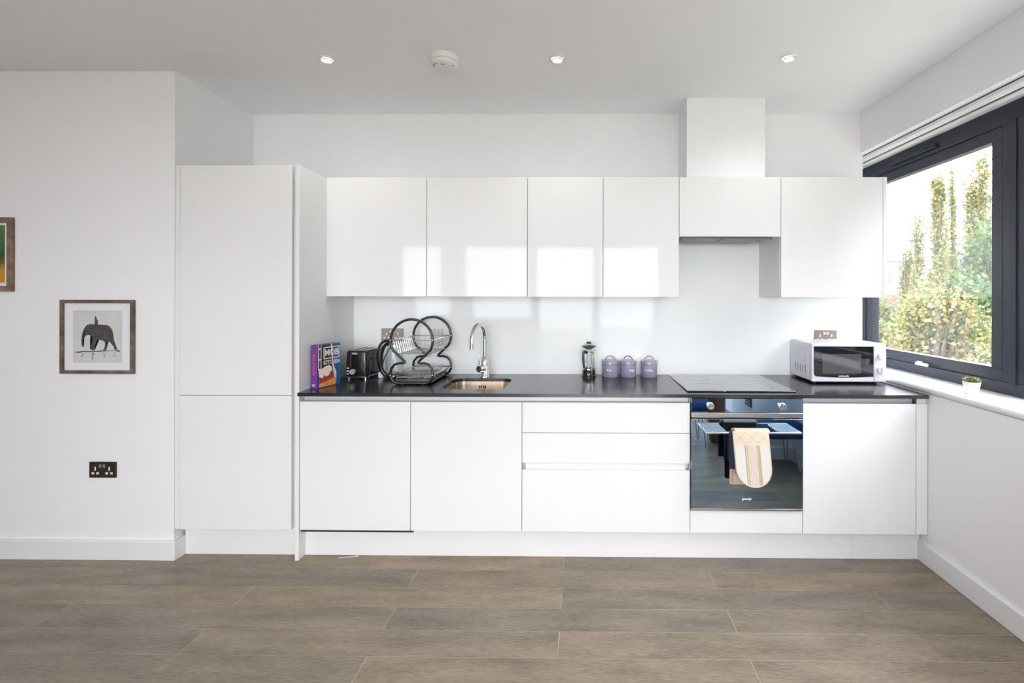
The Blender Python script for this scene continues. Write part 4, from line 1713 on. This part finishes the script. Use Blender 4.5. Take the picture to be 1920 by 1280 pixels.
def canister(x, word, label, rot, hrot, wcol):
    t = thing('canister', label, 'canister', (x, 2.987, ZT), 0, 'three lilac canisters')
    bm = BM()
    lathe(bm, [(0, 0), (0.050, 0), (0.0525, 0.003), (0.0525, 0.078), (0, 0.078)], seg=48)
    bd = part('body', bm, LIL, t, local=True)
    bm = BM()
    lathe(bm, [(0.0528, 0.0795), (0.0545, 0.081), (0.0545, 0.098), (0.0525, 0.103), (0.040, 0.1065), (0, 0.1075), (0, 0.0795)], seg=48)
    ld = part('lid', bm, LIL, t, local=True)
    bm = BM()
    pp = []
    for k in range(13):
        a = PI * k / 12
        pp.append((0.030 * math.cos(a) * math.cos(hrot), 0.030 * math.cos(a) * math.sin(hrot), 0.104 + 0.028 * math.sin(a)))
    tube(bm, pp, 0.0027, 8)
    part('lid_handle', bm, WIRE, ld, local=True)
    R = Matrix.Rotation(rot, 4, 'Z')
    text_mesh(word, 0.022, R @ Matrix.Translation((0, -0.0527, 0.046)) @ FACE, PRINT, 'lettering', bd, shear=0.35, bend=(0.0527,), bold=0.0003)
    return t


canister(0.189, 'Tea', 'lilac-grey lidded canister lettered Tea beside the french press', -0.25, 0.1, 0)
canister(0.305, 'Sugar', 'lilac-grey lidded canister lettered Sugar, middle of the three', 0.42, -0.5, 0)
canister(0.441, 'Coffee', 'lilac-grey lidded canister lettered Coffee nearest the hob', -0.25, 0.15, 0)

# microwave
MX0, MX1, MY0, MY1, MZ0, MZ1 = 1.374, 1.815, 2.750, 3.040, 0.920, 1.148
t = thing('microwave', 'white microwave oven on the worktop beside the window', 'microwave', ((MX0 + MX1) / 2, 2.9, ZT))
bm = BM()
box(bm, MX0 + 0.004, MX1 - 0.004, MY0 + 0.026, MY1, MZ0, MZ1, 0.008, 3)
part('casing', bm, WHT, t)
bm = BM()
box(bm, MX0, 1.7415, MY0, MY0 + 0.025, MZ0, MZ1, 0.006, 3)
md = part('door', bm, WHT, t)
bm = BM()
box(bm, 1.7425, MX1, MY0, MY0 + 0.025, MZ0, MZ1, 0.006, 3)
mc = part('control_panel', bm, WHT, t)
gx0, gx1, gz0, gz1 = MX0 + 0.010, 1.738, 0.952, 1.131
pts = [(gx0, gz1), (gx1, gz1), (gx1, gz0)]
for k in range(1, 9):
    s = k / 9
    pts.append((gx1 + (gx0 + 0.018 - gx1) * s, gz0 - 0.006 * math.sin(PI * s)))
pts += [(gx0 + 0.016, gz0 + 0.001), (gx0 + 0.006, gz0 + 0.006), (gx0 + 0.001, gz0 + 0.016)]
bm = BM()
prism(bm, pts, lambda p: (p[0], MY0 - 0.0012, p[1]), lambda p: (p[0], MY0 + 0.004, p[1]))
mg = part('door_glass', bm, mat('black_door_glass', (0.008, 0.008, 0.011), 0.03, coat=0.8), md)
bm = BM()
box(bm, MX0 + 0.062, 1.665, MY0 - 0.0020, MY0 + 0.002, 0.970, 1.086)
part('viewing_mesh', bm, mat('viewing_mesh', (0.07, 0.072, 0.08), 0.06, var=0.3, scale=900, coat=0.8), mg)
text_mesh('cookworks', 0.0125, Matrix.Translation((1.560, MY0 - 0.0022, 0.9555)) @ FACE, PRINT, 'logo', mg, local=False, bold=0.0005, width=0.062)
KW = mat('knob_white', (0.80, 0.80, 0.84), 0.3)
for kz, rr_ in ((1.072, 0.021), (0.992, 0.022)):
    bm = BM()
    lathe(bm, [(0, 0.016), (rr_ - 0.003, 0.016), (rr_, 0.012), (rr_, 0.0)], (1.778, MY0, kz), 28, 'Y')
    kn = part('knob', bm, KW, mc)
    bm = BM()
    if kz > 1.05:
        box(bm, 1.778 - 0.021, 1.778 + 0.021, MY0 - 0.026, MY0 - 0.014, kz - 0.005, kz + 0.005, 0.002)
    else:
        box(bm, 1.778 - 0.004, 1.778 + 0.006, MY0 - 0.026, MY0 - 0.014, kz - 0.020, kz + 0.020, 0.002)
    part('grip', bm, KW, kn)
gm = mat('panel_print', (0.45, 0.45, 0.5), 0.5)
bm = BM()
box(bm, 1.750, 1.762, MY0 - 0.0005, MY0 + 0.001, 1.122, 1.1245)
for k in range(7):
    a = math.radians(20 + 140 * k / 6)
    for kz in (1.072, 0.992):
        x, z = 1.778 + 0.029 * math.cos(a), kz + 0.029 * math.sin(a)
        box(bm, x - 0.002, x + 0.002, MY0 - 0.0005, MY0 + 0.001, z - 0.0007, z + 0.0007)
part('dial_marks', bm, gm, mc)
bm = BM()
sx = MX0 + 0.004
for i in range(5):
    for j in range(4):
        y = MY0 + 0.085 + 0.033 * i
        z = 0.965 + 0.0115 * j + (0.004 if i in (0, 4) else 0)
        box(bm, sx - 0.0005, sx + 0.001, y - 0.004, y + 0.004, z - 0.0032, z + 0.0032)
part('side_vents', bm, BLACKG, t)
bm = BM()
pp = [(sx - 0.0002, y, z) for y, z in ((MY0 + 0.055, 0.945), (MY0 + 0.055, 1.095), (MY0 + 0.070, 1.118), (MY1 - 0.03, 1.122), (MY1 - 0.02, 0.95))]
tube(bm, pp, 0.0018, 6)
part('side_embossing', bm, WHT, t)
for x in (MX0 + 0.04, MX1 - 0.04):
    for y in (MY0 + 0.05, MY1 - 0.04):
        bm = BM()
        cyl(bm, (x, y, ZT), (x, y, MZ0 + 0.002), 0.012, seg=12)
        part('foot', bm, BLKR, t)

# succulent
SP = Vector((1.948, 2.312, ZS1))
t = thing('potted_succulent', 'small green succulent in a white pot on the window sill', 'plant', SP)
bm = BM()
lathe(bm, [(0, 0), (0.0275, 0), (0.0285, 0.002), (0.0365, 0.056), (0.0365, 0.058), (0.0345, 0.058), (0.033, 0.050), (0, 0.050)], seg=36)
part('pot', bm, mat('white_ceramic', (0.85, 0.85, 0.86), 0.2), t, local=True)
bm = BM()
lathe(bm, [(0, 0.053), (0.033, 0.0505)], seg=24)
part('soil', bm, mat('dark_soil', (0.03, 0.022, 0.015), 0.9, var=0.4, scale=300), t, local=True)
leafm = mat('succulent_green', '#6d7d2c', 0.45, var=0.2, scale=80, col2='#8d9650')
lb = BM()
for v_ in range(1):
    ball(lb, (0.5, 0, 0), 0.5, 1, 0.36, 0.16, 10, 6)
for v in lb.verts:
    k = 1 - 0.65 * max(0, (v.co.x - 0.6) / 0.4) ** 1.5
    v.co.y *= k
    v.co.z = v.co.z * k + 0.18 * v.co.x ** 2
leaf_me = finish(lb, 60)
leaf_me.name = 'leaf'
leaf_me.materials.append(leafm)
for ring, (n, el, ln) in enumerate(((11, 0.20, 0.043), (10, 0.50, 0.037), (8, 0.85, 0.029), (5, 1.2, 0.022))):
    for k in range(n):
        o = bpy.data.objects.new('leaf', leaf_me)
        COL.objects.link(o)
        o.parent = t
        o.location = (0, 0, 0.055 + ring * 0.002)
        o.rotation_euler = (0, -el + random.uniform(-0.08, 0.08), 2 * PI * (k + 0.5 * (ring % 2)) / n + random.uniform(-0.1, 0.1))
        o.scale = (ln, ln, ln)

# scrap on the floor
bm = BM()
tube(bm, [(-1.315, 2.485, 0.002), (-1.27, 2.496, 0.002), (-1.225, 2.504, 0.002)], 0.002, 6)
box(bm, -1.24, -1.215, 2.499, 2.509, 0.0005, 0.0035, 0.001)
single('plastic_strip', bm, WHT, 'thin white plastic strip lying on the floor by the plinth', 'litter')

# ------------------------------------------------------------------ furniture beside the viewer, seen mirrored in the oven
navyf = mat('navy_velvet', '#1c3a66', 0.85, var=0.2, scale=30)
legm = mat('hairpin_steel', (0.5, 0.45, 0.4), 0.35, 0.9)


def hairpin(t, x, y, dx, dy, zt):
    bm = BM()
    tube(bm, [(x - 0.03 * abs(dy) - 0.025, y, zt), (x + dx - 0.006, y + dy, 0.012), (x + dx, y + dy, 0.005), (x + dx + 0.006, y + dy, 0.012), (x + 0.03 * abs(dy) + 0.025, y, zt)], 0.005, 8)
    part('leg', bm, legm, t, local=True)


def seat_thing(name, label, cat, loc, w, d, z0, z1, back=False):
    t = thing(name, label, cat, loc)
    bm = BM()
    box(bm, -w / 2, w / 2, -d / 2, d / 2, z0, z1, 0.05, 4)
    part('seat', bm, navyf, t, local=True)
    if back:
        bm = BM()
        box(bm, -w / 2, w / 2, -d / 2, -d / 2 + 0.09, z1 - 0.02, 0.85, 0.04, 4)
        part('backrest', bm, navyf, t, local=True)
    for sx in (-1, 1):
        for sy in (-1, 1):
            hairpin(t, sx * (w / 2 - 0.08), sy * (d / 2 - 0.07), sx * 0.03, sy * 0.03, z0 + 0.01)
    return t


seat_thing('footstool', 'navy upholstered stool on hairpin legs mirrored in the oven door', 'stool', (1.622, 1.045, 0), 0.40, 0.32, 0.27, 0.40)
seat_thing('lounge_chair', 'navy upholstered chair on hairpin legs mirrored at the oven edge', 'chair', (1.02, 0.47, 0), 0.40, 0.42, 0.36, 0.46, True)
t = thing('wooden_stool', 'round brown wooden drum stool mirrored in the oven', 'stool', (1.335, 0.36, 0))
bm = BM()
lathe(bm, [(0, 0.004), (0.06, 0.004), (0.075, 0.02), (0.085, 0.25), (0.085, 0.50), (0, 0.50)], seg=32)
part('body', bm, mat('walnut_wood', '#7a5a44', 0.5, var=0.25, scale=12, stretch=(4, 4, 0.6)), t, local=True)
bm = BM()
lathe(bm, [(0, 0.50), (0.10, 0.50), (0.103, 0.51), (0.10, 0.53), (0, 0.53)], seg=32)
part('seat', bm, mat('walnut_wood', ''), t, local=True)
t = thing('storage_box', 'small white lidded storage box mirrored in the oven', 'box', (1.425, 0.66, 0))
bm = BM()
box(bm, -0.07, 0.07, -0.09, 0.09, 0, 0.13, 0.008)
part('body', bm, WHT, t, local=True)
bm = BM()
box(bm, -0.074, 0.074, -0.094, 0.094, 0.1305, 0.152, 0.006)
part('lid', bm, WHT, t, local=True)

# ------------------------------------------------------------------ outside
bm = BM()
box(bm, -60, 120, -80, 140, -4.8, -4.6)
struct('ground_outside', bm, mat('grass_ground', '#9a9a8c', 0.9, var=0.2, scale=0.6), 'pale ground far below the window', 'ground')
rng = np.random.default_rng(11)


def leaf_mesh(name, pts, size, mats, aspect=0.6, weights=None, up=0.0):
    n = len(pts)
    u = rng.normal(size=(n, 3))
    u[:, 2] += up
    u /= np.linalg.norm(u, axis=1)[:, None]
    v = rng.normal(size=(n, 3))
    v -= (v * u).sum(1)[:, None] * u
    v /= np.linalg.norm(v, axis=1)[:, None]
    s = size * rng.uniform(0.6, 1.25, n)[:, None]
    w = np.cross(u, v)
    c = np.asarray(pts)
    vs = np.empty((n, 4, 3), np.float32)
    vs[:, 0] = c - u * s
    vs[:, 1] = c + v * s * aspect + w * s * 0.15
    vs[:, 2] = c + u * s
    vs[:, 3] = c - v * s * aspect + w * s * 0.15
    me = bpy.data.meshes.new(name)
    me.vertices.add(n * 4)
    me.vertices.foreach_set('co', vs.reshape(-1))
    me.loops.add(n * 4)
    me.loops.foreach_set('vertex_index', np.arange(n * 4, dtype=np.int32))
    me.polygons.add(n)
    me.polygons.foreach_set('loop_start', np.arange(0, n * 4, 4, dtype=np.int32))
    me.polygons.foreach_set('loop_total', np.full(n, 4, np.int32))
    for m in mats:
        me.materials.append(m)
    me.polygons.foreach_set('material_index', rng.choice(len(mats), n, p=weights).astype(np.int32))
    me.update()
    me.validate()
    return me


def leafmat(name, c):
    m = bpy.data.materials.new(name)
    m.use_nodes = True
    t = m.node_tree
    b = t.nodes['Principled BSDF']
    tc_ = t.nodes.new('ShaderNodeTexCoord')
    n_ = t.nodes.new('ShaderNodeTexNoise')
    n_.inputs['Scale'].default_value = 3
    r_ = t.nodes.new('ShaderNodeValToRGB')
    c = lin(c)
    r_.color_ramp.elements[0].color = (*[x * 0.75 for x in c], 1)
    r_.color_ramp.elements[1].color = (*[min(1, x * 1.2) for x in c], 1)
    t.links.new(tc_.outputs['Object'], n_.inputs['Vector'])
    t.links.new(n_.outputs['Fac'], r_.inputs['Fac'])
    t.links.new(r_.outputs['Color'], b.inputs['Base Color'])
    b.inputs['Roughness'].default_value = 0.7
    tr = t.nodes.new('ShaderNodeBsdfTranslucent')
    t.links.new(r_.outputs['Color'], tr.inputs['Color'])
    mx = t.nodes.new('ShaderNodeMixShader')
    mx.inputs['Fac'].default_value = 0.4
    t.links.new(b.outputs['BSDF'], mx.inputs[1])
    t.links.new(tr.outputs['BSDF'], mx.inputs[2])
    t.links.new(mx.outputs['Shader'], t.nodes['Material Output'].inputs['Surface'])
    return m


LY = leafmat('leaf_yellow', '#7d6d29')
LO = leafmat('leaf_olive', '#555f2a')
LG = leafmat('leaf_green', '#445f31')
LDG = leafmat('leaf_dark_green', '#2a4228')
LYB = leafmat('leaf_pale_yellow', '#958a4c')
LPO = leafmat('leaf_orange', '#8f7040')
LPK = leafmat('leaf_buff', '#857a62')
BARK = mat('bark', '#5a5148', 0.9, var=0.3, scale=10)
GZ = -4.6


def poplar(px, py_top, Yd, wpx, n, label, sparse=0.0):
    X = (px - PX) / F * Yd - 0.0096 * Yd
    zt = 1.43 + (PY - py_top) / F * Yd
    r = wpx / 2 / F * Yd
    hgt = zt - GZ
    t = thing('poplar_tree', label, 'tree', (X, Yd, GZ), 0, 'poplar trees outside')
    bm = BM()
    tube(bm, [(0, 0, 0), (0.05, 0, hgt * 0.5), (0, 0, hgt * 0.93)], 0.1, 8, rr=[0.22, 0.12, 0.03])
    part('trunk', bm, BARK, t, local=True)
    pts = []
    bm = BM()
    nb = 44
    for k in range(nb):
        a = rng.uniform(0, 2 * PI)
        h0 = hgt * rng.uniform(0.08, 0.80)
        ln = hgt * rng.uniform(0.16, 0.30)
        h1 = min(h0 + ln, hgt * rng.uniform(0.97, 1.0))
        prof = 0.55 + 0.45 * math.sin(PI * min(1, (h0 / hgt) * 0.9 + 0.25))
        rr_ = r * prof * rng.uniform(0.45, 1.0)
        p0 = Vector((0.02, 0, h0))
        p1 = Vector((math.cos(a) * rr_, math.sin(a) * rr_, h0 + (h1 - h0) * 0.5))
        p2 = Vector((math.cos(a) * rr_ * 0.9, math.sin(a) * rr_ * 0.9, h1))
        tube(bm, [p0, p1, p2], 0.03, 5, rr=[0.04, 0.025, 0.008])
        m = int(n / nb)
        s = rng.uniform(0.15, 1.0, m)
        for q in s:
            c = p0 * (1 - q) ** 2 + p1 * 2 * q * (1 - q) + p2 * q * q
            pts.append((c.x + rng.normal(0, 0.13 * r + 0.05), c.y + rng.normal(0, 0.13 * r + 0.05), c.z + rng.normal(0, 0.12)))
    part('branches', bm, BARK, t, local=True)
    me = leaf_mesh('foliage', pts, 0.10, [LO, LY, LG], 0.8, [0.5, 0.32, 0.18])
    o = bpy.data.objects.new('foliage', me)
    COL.objects.link(o)
    o.parent = t
    o['kind'] = 'stuff'


poplar(1752, 328, 28, 30, 5000, 'dense column-shaped poplar outside, nearest the cabinet edge')
poplar(1781, 312, 34, 15, 1700, 'slim sparse poplar outside between the two dense ones')
poplar(1829, 290, 30, 52, 6500, 'tallest broad poplar outside by the window mullion')
poplar(1713, 392, 31, 32, 1700, 'short sparse poplar outside next to the white building')
poplar(1694, 452, 26, 26, 1100, 'lowest young poplar outside in front of the white building')
poplar(1768, 410, 38, 14, 700, 'thin bare poplar outside behind the slim one')


def round_tree(px, py_top, py_bot, Yd, wpx, n, size, mats, wts, label, cat='tree', name='leafy_tree', group=None, clumps=26):
    X = (px - PX) / F * Yd - 0.0096 * Yd
    zt = 1.43 + (PY - py_top) / F * Yd
    zb = 1.43 + (PY - py_bot) / F * Yd
    rx = wpx / 2 / F * Yd
    rz = (zt - zb) / 2
    cz = (zt + zb) / 2
    t = thing(name, label, cat, (X, Yd, GZ), 0, group)
    bm = BM()
    tube(bm, [(0, 0, 0), (0.1, 0.05, (cz - GZ) * 0.6), (0, 0, cz - GZ)], 0.1, 8, rr=[0.16, 0.11, 0.05])
    cs = []
    for k in range(clumps):
        d = rng.normal(size=3)
        d /= np.linalg.norm(d)
        q = rng.uniform(0.45, 0.92)
        c = np.array((d[0] * rx * q, d[1] * rx * q, cz - GZ + d[2] * rz * q))
        cs.append(c)
        tube(bm, [(0, 0, (cz - GZ) * 0.7), tuple(c * 0.5 + np.array((0, 0, (cz - GZ) * 0.42))), tuple(c)], 0.03, 5, rr=[0.05, 0.03, 0.01])
    part('branches', bm, BARK, t, local=True)
    cs = np.array(cs)
    idx = rng.integers(0, clumps, n)
    pts = cs[idx] + rng.normal(size=(n, 3)) * np.array((rx, rx, rz)) * 0.19
    me = leaf_mesh('foliage', pts, size, mats, 0.8, wts, 0.3)
    o = bpy.data.objects.new('foliage', me)
    COL.objects.link(o)
    o.parent = t
    o['kind'] = 'stuff'


round_tree(1858, 405, 640, 21, 120, 7000, 0.10, [LG, LDG, LO], [0.45, 0.35, 0.2], 'green leafy tree outside beside the window mullion', clumps=40)
round_tree(1800, 500, 680, 17, 120, 3500, 0.10, [LG, LDG, LO], [0.4, 0.4, 0.2], 'dark green bushy tree outside behind the yellow shrubs', clumps=30)
sh = 'yellowing shrubs outside'
SM = [LYB, LG, LO, LPO, LPK, LY]
for px_, pt, pb, yd, wp, n_, wt, lb_ in (
        (1672, 575, 760, 9.6, 120, 6000, [0.15, 0.37, 0.21, 0.03, 0.2, 0.04], 'greenish shrub outside nearest the microwave'),
        (1745, 540, 740, 7.0, 120, 7000, [0.33, 0.27, 0.14, 0.08, 0.13, 0.05], 'tallest yellow shrub outside above the window handle'),
        (1812, 580, 790, 8.0, 120, 7000, [0.27, 0.32, 0.18, 0.06, 0.12, 0.05], 'yellow green shrub outside behind the succulent'),
        (1880, 600, 830, 5.6, 120, 6000, [0.30, 0.26, 0.15, 0.09, 0.15, 0.05], 'orange tinged shrub outside at the window mullion'),
        (1645, 566, 800, 11.5, 120, 7000, [0.15, 0.4, 0.25, 0.03, 0.12, 0.05], 'dull green shrub outside partly hidden by the window jamb')):
    round_tree(px_, pt, pb, yd, wp, n_, 0.0048 * yd, SM, wt, lb_, 'shrub', 'leafy_shrub', sh)

# unseen trees added beyond the window to block sky light
for k, (X_, Y_, zt_, r_) in enumerate(((9.3, 3.8, 6.5, 1.9), (10.5, -0.7, 7.5, 1.9), (9.3, -5.1, 6.5, 1.9), (14.0, 6.0, 9.0, 2.2), (15.0, 1.4, 9.5, 2.2), (10.0, -9.6, 7.0, 2.2), (11.0, -14.6, 8.5, 2.4))):
    t = thing('added_tree', ('low broad tree', 'tall broad tree', 'far broad tree', 'high rear tree', 'highest rear tree', 'second last tree', 'last tree')[k] + ' added out of view to block sky light', 'tree', (X_, Y_, GZ), 0, 'added trees beyond the frame')
    bm = BM()
    tube(bm, [(0, 0, 0), (0, 0, 4), (0, 0, zt_ - GZ - 1)], 0.15, 8, rr=[0.2, 0.14, 0.04])
    part('trunk', bm, BARK, t, local=True)
    n = 3500
    d = rng.normal(size=(n, 3))
    d /= np.linalg.norm(d, axis=1)[:, None]
    d *= rng.uniform(0.55, 1.0, n)[:, None]
    hz = (zt_ + 2.5) / 2
    pts = d * np.array((r_, r_, hz)) + np.array((0, 0, zt_ - GZ - hz))
    me = leaf_mesh('foliage', pts, 0.22, [LG, LO, LY], 0.8, [0.5, 0.3, 0.2], 0.2)
    o = bpy.data.objects.new('foliage', me)
    COL.objects.link(o)
    o.parent = t
    o['kind'] = 'stuff'

# white building beyond the trees
BY = 55.0
bld = thing('building', 'white flat-roofed building with grey windows beyond the trees', 'building', (39.5, BY + 5, GZ))
bm = BM()
box(bm, 33, 47, BY, BY + 10, 1.7, 5.6)
part('upper_wall', bm, mat('white_render', '#878c94', 0.7, var=0.03), bld)
bm = BM()
box(bm, 33, 47, BY, BY + 10, GZ, 1.7)
part('brick_wall', bm, mat('brown_brick', '#4d3d35', 0.8, var=0.15, scale=3), bld)
bm = BM()
box(bm, 32.2, 47.8, BY - 0.8, BY + 10.5, 5.6, 6.2)
part('roof', bm, mat('grey_roof', '#6d7681', 0.6), bld)
for k in range(9):
    x0 = 33.4 + 1.45 * k
    bm = BM()
    box(bm, x0, x0 + 0.95, BY - 0.06, BY + 0.02, 2.9, 4.5)
    wn = part('window', bm, mat('pale_window_frame', '#7c828a', 0.5), bld)
    bm = BM()
    box(bm, x0 + 0.1, x0 + 0.85, BY - 0.09, BY - 0.05, 3.0, 4.4)
    part('pane', bm, mat('grey_far_glass', '#3c4650', 0.35), wn)
